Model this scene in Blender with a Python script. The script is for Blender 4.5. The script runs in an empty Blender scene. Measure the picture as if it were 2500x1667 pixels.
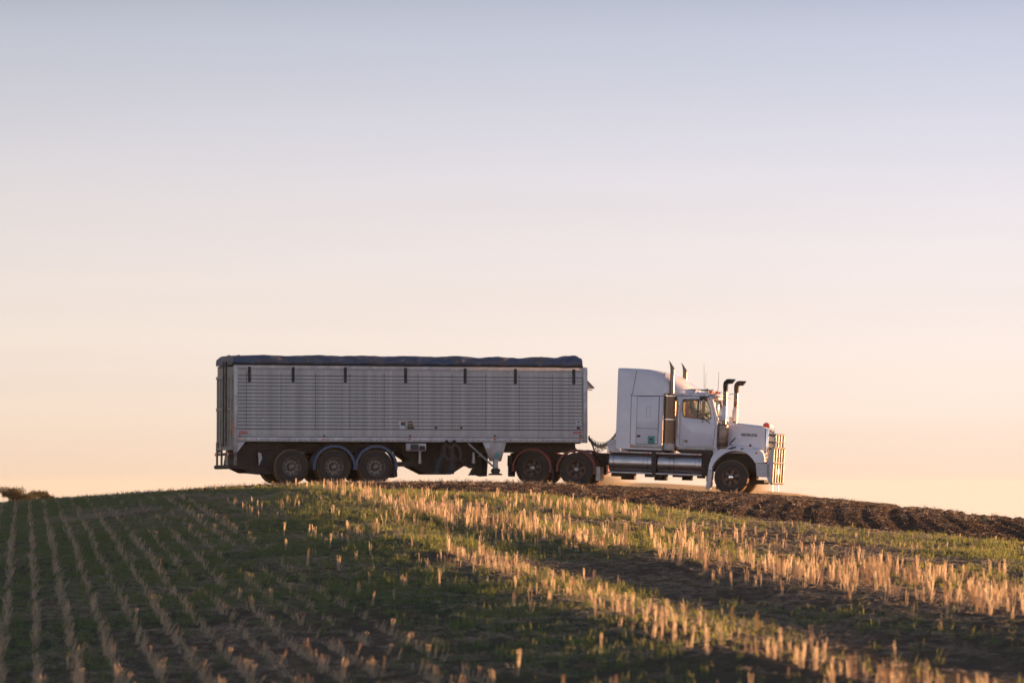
import bpy, math, random
import numpy as np
from mathutils import Vector, Matrix
random.seed(7); rng = np.random.default_rng(7)
sc = bpy.context.scene
COL = sc.collection
R = math.radians
# ------------------------------------------------------------------ camera
F = 9375.0                      # focal length in photo pixels (135 mm on 36 mm, 2500 px wide)
EYE = Vector((0, 0, 1.6))
HZ = 1185.0
PITCH = math.atan((HZ - 833.5) / F)
cd = bpy.data.cameras.new('camera'); cam = bpy.data.objects.new('camera', cd); COL.objects.link(cam)
cam.location = EYE; cam.rotation_euler = (math.pi / 2 + PITCH, 0, 0)
cd.sensor_width = 36; cd.lens = 135; cd.clip_start = .5; cd.clip_end = 9000
cd.dof.use_dof = True; cd.dof.focus_distance = 88; cd.dof.aperture_fstop = 3.0
sc.camera = cam
# ------------------------------------------------------------------ sun and sky
SUN_AZ, SUN_EL = R(73), R(2.2)
S = Vector((math.sin(SUN_AZ) * math.cos(SUN_EL), math.cos(SUN_AZ) * math.cos(SUN_EL), math.sin(SUN_EL)))
sd = bpy.data.lights.new('sun', 'SUN'); sun = bpy.data.objects.new('sun', sd); COL.objects.link(sun)
sun.rotation_euler = S.to_track_quat('Z', 'Y').to_euler()
sd.energy = 5.0; sd.angle = R(.8); sd.color = (1, .54, .25)
w = bpy.data.worlds.new('World'); sc.world = w; w.use_nodes = True
nt = w.node_tree; nt.nodes.clear(); N = nt.nodes.new; L = nt.links.new
out = N('ShaderNodeOutputWorld'); tc = N('ShaderNodeTexCoord'); sep = N('ShaderNodeSeparateXYZ')
nrm = N('ShaderNodeVectorMath'); nrm.operation = 'NORMALIZE'; L(tc.outputs['Generated'], nrm.inputs[0]); L(nrm.outputs[0], sep.inputs[0])
mr = N('ShaderNodeMapRange'); mr.inputs[1].default_value = 0; mr.inputs[2].default_value = .5; L(sep.outputs['Z'], mr.inputs[0])
rp = N('ShaderNodeValToRGB'); L(mr.outputs[0], rp.inputs[0])
stops = [(0, (.85, .65, .49)), (.035, (.85, .72, .62)), (.07, (.83, .748, .705)), (.126, (.745, .702, .735)), (.188, (.59, .60, .71)),
         (.25, (.43, .475, .61)), (.50, (.15, .19, .28)), (1, (.05, .075, .13))]
stops = [(p, tuple(c * .298 for c in q)) for p, q in stops]
el = rp.color_ramp.elements
el[0].position, el[0].color = stops[0][0], (*stops[0][1], 1)
el[1].position, el[1].color = stops[-1][0], (*stops[-1][1], 1)
for p, c in stops[1:-1]:
    e = el.new(p); e.color = (*c, 1)
rp.color_ramp.interpolation = 'B_SPLINE'
# brighter anti-solar dusk sky (behind the camera), seen by the shaded side of the truck
dt = N('ShaderNodeVectorMath'); dt.operation = 'DOT_PRODUCT'; L(nrm.outputs[0], dt.inputs[0]); dt.inputs[1].default_value = (-S.x * .35, -.94, .0)
m2 = N('ShaderNodeMapRange'); m2.inputs[1].default_value = -.3; m2.inputs[2].default_value = .9; m2.inputs[3].default_value = 1.0; m2.inputs[4].default_value = 2.15; m2.interpolation_type = 'SMOOTHERSTEP'
L(dt.outputs['Value'], m2.inputs[0])
bg = N('ShaderNodeBackground'); mrx = N('ShaderNodeMapRange'); mrx.inputs[1].default_value = -.16; mrx.inputs[2].default_value = .12; L(sep.outputs['X'], mrx.inputs[0])
tint = N('ShaderNodeMix'); tint.data_type = 'RGBA'; tint.inputs[6].default_value = (.93, .905, .865, 1); tint.inputs[7].default_value = (1.02, 1.01, 1.03, 1); L(mrx.outputs[0], tint.inputs[0])
mul = N('ShaderNodeMix'); mul.data_type = 'RGBA'; mul.blend_type = 'MULTIPLY'; mul.inputs[0].default_value = 1; L(rp.outputs[0], mul.inputs[6]); L(tint.outputs[2], mul.inputs[7])
mpn = N('ShaderNodeMapping'); mpn.inputs['Scale'].default_value = (3, 3, 55); L(nrm.outputs[0], mpn.inputs[0])
cn = N('ShaderNodeTexNoise'); cn.inputs['Scale'].default_value = 1.3; cn.inputs['Detail'].default_value = 5; L(mpn.outputs[0], cn.inputs['Vector'])
cm = N('ShaderNodeMapRange'); cm.inputs[1].default_value = .3; cm.inputs[2].default_value = .7; cm.inputs[3].default_value = .975; cm.inputs[4].default_value = 1.02; L(cn.outputs[0], cm.inputs[0])
mu2 = N('ShaderNodeVectorMath'); mu2.operation = 'SCALE'; L(mul.outputs[2], mu2.inputs[0]); L(cm.outputs[0], mu2.inputs['Scale'])
L(mu2.outputs[0], bg.inputs[0]); L(m2.outputs[0], bg.inputs[1])
sky = N('ShaderNodeTexSky'); sky.sky_type = 'NISHITA'; sky.sun_disc = False; sky.sun_elevation = SUN_EL; sky.sun_rotation = SUN_AZ
b2 = N('ShaderNodeBackground'); L(sky.outputs[0], b2.inputs[0]); b2.inputs[1].default_value = .012
ad = N('ShaderNodeAddShader'); L(bg.outputs[0], ad.inputs[0]); L(b2.outputs[0], ad.inputs[1]); L(ad.outputs[0], out.inputs[0])
sc.view_settings.view_transform = 'Standard'; sc.view_settings.look = 'None'; sc.view_settings.gamma = 1
sc.view_settings.exposure = 1.85; sc.view_settings.use_curve_mapping = False
sc.render.engine = 'CYCLES'
try:
    sc.cycles.use_denoising = True; sc.cycles.max_bounces = 8; sc.cycles.transparent_max_bounces = 16
    sc.cycles.use_adaptive_sampling = True
except Exception: pass

# ------------------------------------------------------------------ materials
MATS = {}
def mat(name, col, rough=.6, metal=0, var=.0, vscale=6, bump=0, bscale=60, coat=0, trans=None, spec=.5, col2=None, stretch=(1, 1, 1), emis=None):
    m = bpy.data.materials.new(name); m.use_nodes = True; t = m.node_tree; b = t.nodes['Principled BSDF']
    b.inputs['Base Color'].default_value = (*col, 1); b.inputs['Roughness'].default_value = rough; b.inputs['Metallic'].default_value = metal
    b.inputs['Coat Weight'].default_value = coat; b.inputs['Specular IOR Level'].default_value = spec
    if var or bump:
        tc = t.nodes.new('ShaderNodeTexCoord'); mp = t.nodes.new('ShaderNodeMapping'); mp.inputs['Scale'].default_value = stretch
        t.links.new(tc.outputs['Object'], mp.inputs[0])
    if var:
        n = t.nodes.new('ShaderNodeTexNoise'); n.inputs['Scale'].default_value = vscale; n.inputs['Detail'].default_value = 6; n.inputs['Roughness'].default_value = .65
        t.links.new(mp.outputs[0], n.inputs['Vector'])
        r = t.nodes.new('ShaderNodeValToRGB'); r.color_ramp.elements[0].position = .3; r.color_ramp.elements[1].position = .7
        c2 = col2 or tuple(c * (1 - var) for c in col)
        r.color_ramp.elements[0].color = (*c2, 1); r.color_ramp.elements[1].color = (*[min(1, c * (1 + var * .3)) for c in col], 1)
        t.links.new(n.outputs[0], r.inputs[0]); t.links.new(r.outputs[0], b.inputs['Base Color'])
        rr = t.nodes.new('ShaderNodeMapRange'); rr.inputs[3].default_value = min(1, rough + .15); rr.inputs[4].default_value = max(0.03, rough - .08)
        t.links.new(n.outputs[0], rr.inputs[0]); t.links.new(rr.outputs[0], b.inputs['Roughness'])
    if bump:
        n2 = t.nodes.new('ShaderNodeTexNoise'); n2.inputs['Scale'].default_value = bscale; n2.inputs['Detail'].default_value = 4
        t.links.new(mp.outputs[0], n2.inputs['Vector'])
        bp = t.nodes.new('ShaderNodeBump'); bp.inputs['Strength'].default_value = bump; bp.inputs['Distance'].default_value = .02
        t.links.new(n2.outputs[0], bp.inputs['Height']); t.links.new(bp.outputs[0], b.inputs['Normal'])
    if trans:      # thin leaf: lets some light through
        tr = t.nodes.new('ShaderNodeBsdfTranslucent'); tr.inputs[0].default_value = (*trans, 1)
        mx = t.nodes.new('ShaderNodeMixShader'); mx.inputs[0].default_value = .4
        t.links.new(b.outputs[0], mx.inputs[1]); t.links.new(tr.outputs[0], mx.inputs[2]); t.links.new(mx.outputs[0], t.nodes['Material Output'].inputs[0])
    if emis:
        b.inputs['Emission Color'].default_value = (*emis, 1); b.inputs['Emission Strength'].default_value = 1
    MATS[name] = m; return m
def glass_mat(name, tint, refl=.08):
    m = bpy.data.materials.new(name); m.use_nodes = True; t = m.node_tree; t.nodes.clear()
    o = t.nodes.new('ShaderNodeOutputMaterial'); tr = t.nodes.new('ShaderNodeBsdfTransparent'); tr.inputs[0].default_value = (*tint, 1)
    g = t.nodes.new('ShaderNodeBsdfGlossy'); g.inputs['Roughness'].default_value = .03; lw = t.nodes.new('ShaderNodeLayerWeight'); lw.inputs[0].default_value = .5; pw = t.nodes.new('ShaderNodeMath'); pw.operation = 'POWER'; pw.inputs[1].default_value = 4; t.links.new(lw.outputs['Facing'], pw.inputs[0])
    fr = t.nodes.new('ShaderNodeMath'); fr.operation = 'MULTIPLY_ADD'; fr.inputs[1].default_value = .45; fr.inputs[2].default_value = .03; t.links.new(pw.outputs[0], fr.inputs[0])
    mx = t.nodes.new('ShaderNodeMixShader'); t.links.new(fr.outputs[0], mx.inputs[0]); t.links.new(tr.outputs[0], mx.inputs[1]); t.links.new(g.outputs[0], mx.inputs[2]); t.links.new(mx.outputs[0], o.inputs[0])
    MATS[name] = m; return m
white = mat('white_paint', (.70, .665, .72), .30, var=.10, vscale=2.2, coat=.5)
whiteold = mat('white_paint_dusty', (.62, .56, .55), .45, var=.25, vscale=3)
alu = mat('weathered_aluminium', (.51, .485, .465), .50, .40, var=.30, vscale=2.2, bump=.05, bscale=30, stretch=(1.6, 1, .22))
alurail = mat('aluminium_rail', (.47, .44, .44), .40, .6, var=.3, vscale=4)
chrome = mat('polished_steel', (.74, .70, .68), .13, 1.0, var=.12, vscale=5)
aged = mat('aged_chrome', (.17, .13, .11), .24, 1.0, var=.2, vscale=5)
barm = mat('polished_bar', (.30, .245, .20), .34, .85, var=.2, vscale=5)
gatem = mat('tailgate_paint', (.40, .36, .31), .6, .1, var=.35, vscale=4)
treadm = mat('dusty_tread', (.26, .15, .08), .9, var=.5, vscale=7)
tankm = mat('brushed_tank_steel', (.62, .57, .56), .33, 1.0, var=.35, vscale=3, stretch=(.6, 1, 3))
stain = mat('stainless_trim', (.36, .33, .32), .38, .8, var=.35, vscale=5)
black = mat('black_rubber', (.022, .022, .024), .75, var=.35, vscale=9, bump=.1)
tyrem = mat('dusty_tyre', (.024, .022, .021), .85, var=.5, vscale=5, col2=(.055, .043, .035), bump=.15)
frame = mat('dark_chassis', (.020, .017, .015), .7, var=.5, vscale=4, col2=(.06, .043, .032))
redf = mat('red_fender', (.21, .040, .032), .55, var=.45, vscale=5, col2=(.12, .045, .035))
bluef = mat('blue_fender', (.05, .085, .17), .5, var=.4, vscale=6, col2=(.08, .085, .11))
rimm = mat('dusty_rim', (.25, .20, .17), .5, .3, var=.5, vscale=10, col2=(.09, .07, .058))
rimbrown = mat('spoke_rim', (.22, .13, .095), .6, .1, var=.5, vscale=9, col2=(.06, .04, .03))
boltm = mat('wheel_bolts', (.30, .28, .26), .4, .8)
tarpm = mat('blue_tarpaulin', (.025, .065, .14), .55, var=.6, vscale=1.6, col2=(.13, .11, .11), bump=.8, bscale=4, stretch=(.7, 2, 2.6))
strapm = mat('tarp_strap_web', (.20, .14, .10), .8, var=.3)
blacks = mat('black_straps', (.018, .022, .026), .6)
amber = mat('amber_lens', (.75, .16, .02), .25, spec=.7)
redl = mat('red_reflector', (.45, .05, .05), .35)
redclear = mat('red_acrylic', (.45, .14, .13), .15, trans=(.9, .05, .04))
teal = mat('teal_sticker', (.06, .34, .31), .5)
ink = mat('dark_print', (.03, .03, .032), .5)
pink_w = mat('white_decal', (.62, .60, .62), .5)
yel = mat('yellow_decal', (.45, .33, .06), .5)
redseat = mat('red_seat_cloth', (.30, .04, .035), .8)
cloth = mat('dark_shirt', (.04, .05, .07), .9)
skin = mat('skin', (.45, .27, .19), .6)
hairm = mat('dark_hair', (.03, .02, .015), .7)
lining = mat('cab_lining', (.12, .095, .06), .8)
plast = mat('black_plastic', (.03, .03, .032), .45)
clear = glass_mat('cab_glass', (.78, .77, .70)); clear2 = glass_mat('windscreen_glass', (.92, .9, .86))
lensm = mat('headlamp_lens', (.7, .7, .72), .1, .6)
mirm = mat('mirror_glass', (.8, .8, .75), .04, 1.0)
# perforated stainless guard
pm = bpy.data.materials.new('perforated_steel'); pm.use_nodes = True; t = pm.node_tree; b = t.nodes['Principled BSDF']
b.inputs['Metallic'].default_value = 1; b.inputs['Roughness'].default_value = .22
tcn = t.nodes.new('ShaderNodeTexCoord'); mp = t.nodes.new('ShaderNodeMapping'); mp.inputs['Scale'].default_value = (18, 18, 18)
vo = t.nodes.new('ShaderNodeTexVoronoi'); vo.inputs['Randomness'].default_value = .0
r = t.nodes.new('ShaderNodeValToRGB'); r.color_ramp.elements[0].position = .30; r.color_ramp.elements[1].position = .38
r.color_ramp.elements[0].color = (.02, .015, .012, 1); r.color_ramp.elements[1].color = (.13, .09, .07, 1)
t.links.new(tcn.outputs['Object'], mp.inputs[0]); t.links.new(mp.outputs[0], vo.inputs['Vector']); t.links.new(vo.outputs['Distance'], r.inputs[0]); t.links.new(r.outputs[0], b.inputs['Base Color'])
straw = mat('straw', (.68, .55, .38), .55, var=.35, vscale=3, trans=(.74, .54, .28), col2=(.40, .34, .26))
litterm = mat('fallen_straw', (.40, .32, .24), .8, var=.5, vscale=2)
grassm = mat('grass_blade', (.058, .115, .056), .6, var=.45, vscale=1.2, trans=(.36, .37, .09), col2=(.034, .078, .046))
clodm = mat('soil_clod', (.085, .046, .028), .95, var=.5, vscale=8, col2=(.04, .024, .017))
clodb = mat('stubble_soil_clod', (.10, .062, .042), .95, var=.4, vscale=8)
bark = mat('tree_bark', (.10, .07, .05), .9, var=.4)
leafm = mat('tree_leaf', (.035, .04, .016), .8, trans=(.10, .07, .02))

# ------------------------------------------------------------------ mesh builder
class MB:
    def __init__(s): s.v = []; s.f = []; s.e = []
    def add(s, vs, fs):
        o = len(s.v); s.v += [tuple(map(float, v)) for v in vs]; s.f += [tuple(i + o for i in f) for f in fs]; return s
    def box(s, x0, x1, y0, y1, z0, z1):
        v = [(x, y, z) for z in (z0, z1) for y in (y0, y1) for x in (x0, x1)]
        return s.add(v, [(0, 2, 3, 1), (4, 5, 7, 6), (0, 1, 5, 4), (2, 6, 7, 3), (0, 4, 6, 2), (1, 3, 7, 5)])
    def prism(s, poly, y0, y1):            # poly in (x,z)
        n = len(poly); v = [(x, y0, z) for x, z in poly] + [(x, y1, z) for x, z in poly]
        return s.add(v, [tuple(range(n))[::-1], tuple(range(n, 2 * n))] + [(i, (i + 1) % n, n + (i + 1) % n, n + i) for i in range(n)])
    def tube(s, pts, r, n=10, cap=True):
        pts = [Vector(p) for p in pts]; rs = r if isinstance(r, (list, tuple)) else [r] * len(pts)
        o = len(s.v); ref = Vector((0, 0, 1)); d0 = (pts[1] - pts[0]).normalized()
        if abs(d0.dot(ref)) > .9: ref = Vector((0, 1, 0))
        a = d0.cross(ref).normalized()
        for i, p in enumerate(pts):
            d = (pts[min(i + 1, len(pts) - 1)] - pts[max(i - 1, 0)]).normalized()
            a = (a - d * a.dot(d)).normalized(); bb = d.cross(a)
            for k in range(n):
                q = p + (a * math.cos(2 * math.pi * k / n) + bb * math.sin(2 * math.pi * k / n)) * rs[i]; s.v.append(tuple(q))
        for i in range(len(pts) - 1):
            for k in range(n): s.f.append((o + i * n + k, o + i * n + (k + 1) % n, o + (i + 1) * n + (k + 1) % n, o + (i + 1) * n + k))
        if cap: s.f.append(tuple(o + k for k in range(n))[::-1]); s.f.append(tuple(o + (len(pts) - 1) * n + k for k in range(n)))
        return s
    def lathe_y(s, prof, cx, cz, n=40, cap=False, mod=None):   # profile [(r, y)] about an axis parallel to Y
        o = len(s.v)
        for j, (r, y) in enumerate(prof):
            for k in range(n):
                a = 2 * math.pi * k / n; rr = r + (mod(j, k) if mod else 0)
                s.v.append((cx + rr * math.cos(a), y, cz + rr * math.sin(a)))
        for j in range(len(prof) - 1):
            for k in range(n): s.f.append((o + j * n + k, o + j * n + (k + 1) % n, o + (j + 1) * n + (k + 1) % n, o + (j + 1) * n + k))
        if cap: s.f.append(tuple(o + k for k in range(n))); s.f.append(tuple(o + (len(prof) - 1) * n + k for k in range(n))[::-1])
        return s
    def ring(s, outer, inner, y0, y1):      # a plate with a hole, outlines in (x,z) with the same number of points
        n = len(outer); o = len(s.v)
        for y in (y0, y1):
            s.v += [(x, y, z) for x, z in outer] + [(x, y, z) for x, z in inner]
        for i in range(n):
            j = (i + 1) % n
            s.f += [(o + i, o + j, o + n + j, o + n + i), (o + 2 * n + i, o + 3 * n + i, o + 3 * n + j, o + 2 * n + j),
                    (o + i, o + 2 * n + i, o + 2 * n + j, o + j), (o + n + i, o + n + j, o + 3 * n + j, o + 3 * n + i)]
        return s
    def loft(s, secs, cap=True, closed=True):
        n = len(secs[0]); o = len(s.v)
        for q in secs: s.v += [tuple(map(float, p)) for p in q]
        for i in range(len(secs) - 1):
            for k in range(n if closed else n - 1): s.f.append((o + i * n + k, o + i * n + (k + 1) % n, o + (i + 1) * n + (k + 1) % n, o + (i + 1) * n + k))
        if cap: s.f.append(tuple(o + k for k in range(n))[::-1]); s.f.append(tuple(o + (len(secs) - 1) * n + k for k in range(n)))
        return s
    def build(s, name, m, parent=None, smooth=35, bevel=0, recenter=True):
        me = bpy.data.meshes.new(name); c = Vector((0, 0, 0))
        if recenter and s.v:
            a = np.array(s.v); c = Vector(((a.min(0) + a.max(0)) / 2).tolist())
            vs = [(x - c.x, y - c.y, z - c.z) for x, y, z in s.v]
        else: vs = s.v
        me.from_pydata(vs, [], s.f); me.validate(); 
        import bmesh
        bm = bmesh.new(); bm.from_mesh(me); bmesh.ops.recalc_face_normals(bm, faces=bm.faces)
        if bevel: bmesh.ops.bevel(bm, geom=[e for e in bm.edges if len(e.link_faces) == 2 and e.calc_face_angle(0) > R(40)], offset=bevel, segments=2, affect='EDGES', profile=.6)
        bm.to_mesh(me); bm.free()
        me.materials.append(m)
        if smooth: me.shade_smooth(); me.set_sharp_from_angle(angle=R(smooth))
        o = bpy.data.objects.new(name, me); COL.objects.link(o)
        if parent:
            o.parent = parent
            pc = parent.get('_c')
            o.location = c - Vector(pc) if pc else c
        else: o.location = c
        o['_c'] = tuple(c)
        return o
def tag(o, label=None, cat=None, group=None, kind=None):
    for k, v in (('label', label), ('category', cat), ('group', group), ('kind', kind)):
        if v: o[k] = v
    return o
def empty(name, mtx):
    o = bpy.data.objects.new(name, None); COL.objects.link(o); o.matrix_world = mtx; return o

# ------------------------------------------------------------------ terrain
YC = 115.0
SKY = [(-1500, 1330), (-600, 1264), (-200, 1240), (0, 1233), (100, 1226), (200, 1218), (300, 1211), (400, 1203), (500, 1195), (620, 1187), (750, 1182),
       (900, 1179), (1100, 1177.5), (1300, 1180), (1450, 1186), (1600, 1194), (1740, 1203), (1900, 1210), (2050, 1221), (2200, 1238), (2350, 1255), (2500, 1272), (2800, 1303), (3600, 1370)]
SX = np.array([(a - 1250) / F * YC for a, _ in SKY]); SZ = np.array([1.6 + (HZ - b) / F * YC for _, b in SKY])
def sstep(a, b, x): t = np.clip((x - a) / (b - a), 0, 1); return t * t * (3 - 2 * t)
_tab = np.random.default_rng(3).random((256, 256))
def vnoise(x, y):
    xi = np.floor(x).astype(int); yi = np.floor(y).astype(int); fx = x - xi; fy = y - yi
    fx = fx * fx * (3 - 2 * fx); fy = fy * fy * (3 - 2 * fy)
    g = lambda i, j: _tab[i % 256, j % 256]
    return (g(xi, yi) * (1 - fx) + g(xi + 1, yi) * fx) * (1 - fy) + (g(xi, yi + 1) * (1 - fx) + g(xi + 1, yi + 1) * fx) * fy
def fbm(x, y, o=4):
    s = 0; a = .5
    for i in range(o): s = s + a * vnoise(x * 2 ** i + 17.3 * i, y * 2 ** i + 9.1 * i); a /= 2
    return s
PBX = np.array([60, 69.1, 74.4, 84, 92, 98.8, 102.4, 106]); PB = np.array([13.5, 9.2, 6.6, 3.2, 0.6, -4.5, -9.5, -14])
def plow(x, y):                       # 1 on the freshly tilled ground, 0 on the stubble
    xb = np.interp(y, PBX, PB) + .5 * (vnoise(x * .8, y * .8) - .5)
    a = sstep(-.25, .35, x - xb) * sstep(58, 62, y + 0 * x)
    return a * sstep(-12.5, -9, x)
def hz(x, y):                         # the smooth hill
    x = np.asarray(x, float); y = np.asarray(y, float)
    sm = sum(np.interp(x + d, SX, SZ) for d in (-1.2, -.6, 0, .6, 1.2)) / 5
    wide = sstep(25, 160, np.abs(x)); sm = sm * (1 - wide) + np.where(x > 0, -2.6, .2) * wide
    z = sm * sstep(28, YC, y) * sstep(-3000, -200, -0 * y + 0)
    over = np.clip(y - YC - 4.5, 0, None)
    drop = np.where(over < 25, .0007 * over ** 2, .4375 + .035 * (over - 25))
    z = z - np.minimum(drop, 11 + 0 * over) - 84 * np.clip((y - 300) / 6000, 0, 1.2)
    zr = np.interp(x, [-260, -160, -100, 8, 40, 56, 80, 110, 130, 150, 260], [-14, -5, 0, 2.4, 2.9, 2.5, 1.0, -1.7, -6, -12, -45])
    return z + (zr - z) * np.exp(-((y - 1500) / 420) ** 4)
def hfull(x, y):
    x = np.asarray(x, float); y = np.asarray(y, float)
    z = hz(x, y); near = sstep(300, 150, y) * sstep(5, 15, y) * sstep(80, 40, np.abs(x))
    u = x + .127 * y; p = plow(x, y)
    rows = .012 * np.cos(2 * np.pi * u / .38) + .05 * (fbm(u * .42, y * .07) - .5) * 2 * .8 + .05 * (fbm(x * .9, y * .5) - .5)
    fv = x - .09 * y + .35 * np.sin(y * .09)
    till = .032 * np.sin(2 * np.pi * fv / .62) * 1.6 * vnoise(fv * 1.3, y * .12) ** 2 - .05 * (np.exp(-((fv - 1.2) / .22) ** 2) + np.exp(-((fv - 3.2) / .22) ** 2) + np.exp(-((fv + 5) / .25) ** 2)) + .02 * np.sin(2 * np.pi * fv / .31 + 1) + .055 * (fbm(x * 2.2, y * 2.2) - .47) + .05 * (vnoise(x * 6, y * 6) - .5)
    # wheel tracks of earlier passes: two shallow troughs across the stubble
    tr = -.07 * np.exp(-((u - 8.4 - .02 * (60 - y)) / .9) ** 2) * sstep(95, 70, y)
    lean = -.045 * np.clip(6.4 - u, 0, 6.5) * sstep(112, 84, y)
    hump = .06 * np.exp(-((u - 6.7) / .8) ** 2) * sstep(80, 60, y) + .07 * np.exp(-((u - np.interp(y, [40, 56, 64, 80, 94, 110], [11.6, 10.3, 9.5, 8.1, 7.5, 7.3])) / 1.1) ** 2)
    return z + near * ((1 - p) * (rows + tr + hump) + lean + p * till)
def axis(lo, hi, fine0, fine1, step, grow=1.14):
    a = list(np.arange(fine0, fine1, step)); s = step; v = a[-1]
    while v < hi: s *= grow; v += s; a.append(v)
    s = step; v = fine0
    while v > lo: s *= grow; v -= s; a.insert(0, v)
    return np.array(a)
gx = axis(-3500, 3500, -19, 20, .125); gy = axis(-2500, 3300, 27, 123, .155)
X, Y = np.meshgrid(gx, gy); Z = hfull(X, Y)
ny, nx = X.shape
me = bpy.data.meshes.new('field'); me.vertices.add(nx * ny)
me.vertices.foreach_set('co', np.stack([X, Y, Z], -1).ravel().astype('f4'))
ii = (np.arange(ny - 1)[:, None] * nx + np.arange(nx - 1)[None]).ravel()
quads = np.stack([ii, ii + 1, ii + nx + 1, ii + nx], -1)
me.loops.add(quads.size); me.loops.foreach_set('vertex_index', quads.ravel().astype('i4'))
me.polygons.add(len(quads)); me.polygons.foreach_set('loop_start', np.arange(0, quads.size, 4).astype('i4')); me.update(calc_edges=True); me.shade_smooth()
def green(x, y):                      # where the young crop stands thick
    u = x + .127 * y
    g = fbm(u * .45 + 5, y * .16 + 3) * 2.6 - .66 - .30 * sstep(1, 5, x) + .20 * sstep(2, -1, x) * sstep(60, 45, y)
    g = g + .5 * np.exp(-((u - 5.2) / .8) ** 2) * sstep(80, 60, y) + .3 * np.exp(-((x + 4) / 5) ** 2 - ((y - 80) / 25) ** 2)
    g = g + .5 * np.exp(-((u - 7.4) / .5) ** 2) * sstep(60, 45, y) + .45 * np.exp(-((x - np.interp(y, PBX, PB) + 1.6) / 1.1) ** 2)
    g = g + .10 * sstep(3.5, 1.5, u) * sstep(95, 75, y)
    g = g - .6 * np.exp(-((u - 8.7) / .9) ** 2) * sstep(66, 55, y) - .10 * np.exp(-((x + 3.6) / 1.6) ** 2) * sstep(60, 40, y)
    return np.clip(g, .04, 1) * (1 - plow(x, y))
at = me.attributes.new('plow', 'FLOAT', 'POINT'); at.data.foreach_set('value', plow(X, Y).ravel().astype('f4'))
at = me.attributes.new('green', 'FLOAT', 'POINT'); at.data.foreach_set('value', green(X, Y).ravel().astype('f4'))
gm = bpy.data.materials.new('field_soil'); gm.use_nodes = True; t = gm.node_tree; b = t.nodes['Principled BSDF']; b.inputs['Roughness'].default_value = .95; b.inputs['Specular IOR Level'].default_value = .15
geo = t.nodes.new('ShaderNodeNewGeometry')
def noise(scale, det=6, ro=.6):
    n = t.nodes.new('ShaderNodeTexNoise'); n.inputs['Scale'].default_value = scale; n.inputs['Detail'].default_value = det; n.inputs['Roughness'].default_value = ro
    t.links.new(geo.outputs['Position'], n.inputs['Vector']); return n.outputs[0]
def ramp(src, c0, c1, p0=.35, p1=.65):
    r = t.nodes.new('ShaderNodeValToRGB'); r.color_ramp.elements[0].position = p0; r.color_ramp.elements[1].position = p1
    r.color_ramp.elements[0].color = (*c0, 1); r.color_ramp.elements[1].color = (*c1, 1); t.links.new(src, r.inputs[0]); return r.outputs[0]
def mix(f, a, c):
    m = t.nodes.new('ShaderNodeMix'); m.data_type = 'RGBA'
    t.links.new(f, m.inputs[0]); t.links.new(a, m.inputs[6]); t.links.new(c, m.inputs[7]); return m.outputs[2]
def attr(n):
    a = t.nodes.new('ShaderNodeAttribute'); a.attribute_name = n; return a.outputs['Fac']
soil = ramp(noise(5), (.065, .042, .026), (.15, .098, .062))
spk = ramp(noise(55, 3), (.30, .22, .15), (0, 0, 0), .60, .66)
tilled = ramp(noise(9), (.045, .024, .014), (.105, .056, .034))
grn = ramp(noise(12), (.025, .045, .016), (.05, .075, .028))
gfac = t.nodes.new('ShaderNodeMath'); gfac.operation = 'MULTIPLY'; gfac.inputs[1].default_value = .75; t.links.new(attr('green'), gfac.inputs[0])
c = mix(gfac.outputs[0], soil, grn); c = mix(attr('plow'), c, tilled)
# far country beyond the hill: pale dry stubble fields
sepy = t.nodes.new('ShaderNodeSeparateXYZ'); t.links.new(geo.outputs['Position'], sepy.inputs[0])
fr = t.nodes.new('ShaderNodeMapRange'); fr.inputs[1].default_value = 200; fr.inputs[2].default_value = 500; t.links.new(sepy.outputs['Y'], fr.inputs[0])
farc = ramp(noise(.012, 5), (.56, .34, .14), (.64, .42, .20)); c = mix(fr.outputs[0], c, farc)
t.links.new(c, b.inputs['Base Color'])
bp = t.nodes.new('ShaderNodeBump'); bp.inputs['Strength'].default_value = .6; bp.inputs['Distance'].default_value = .03
t.links.new(noise(22, 5), bp.inputs['Height']); t.links.new(bp.outputs[0], b.inputs['Normal'])
me.materials.append(gm)
fo = bpy.data.objects.new('ground', me); COL.objects.link(fo); tag(fo, 'rolling stubble field rising to a bare hilltop, tilled along its far right edge', None, None, 'structure')

hb = bpy.data.meshes.new('haze'); hx_, hy0, hy1, hz0, hz1 = 4300., -3300., 4200., -90., 6.6
hb.from_pydata([(a, b_, c_) for c_ in (hz0, hz1) for b_ in (hy0, hy1) for a in (-hx_, hx_)], [], [(0, 2, 3, 1), (4, 5, 7, 6), (0, 1, 5, 4), (2, 6, 7, 3), (0, 4, 6, 2), (1, 3, 7, 5)])
hm = bpy.data.materials.new('haze'); hm.use_nodes = True; ht = hm.node_tree; ht.nodes.clear(); ho_ = ht.nodes.new('ShaderNodeOutputMaterial'); hv = ht.nodes.new('ShaderNodeVolumePrincipled')
hv.inputs['Color'].default_value = (1, .93, .84, 1); hv.inputs['Density'].default_value = .00006; hv.inputs['Anisotropy'].default_value = .3; ht.links.new(hv.outputs[0], ho_.inputs['Volume'])
hb.materials.append(hm); hzo = bpy.data.objects.new('haze', hb); COL.objects.link(hzo); tag(hzo, 'thin evening haze hanging low over the fields', None, None, 'stuff')
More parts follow.
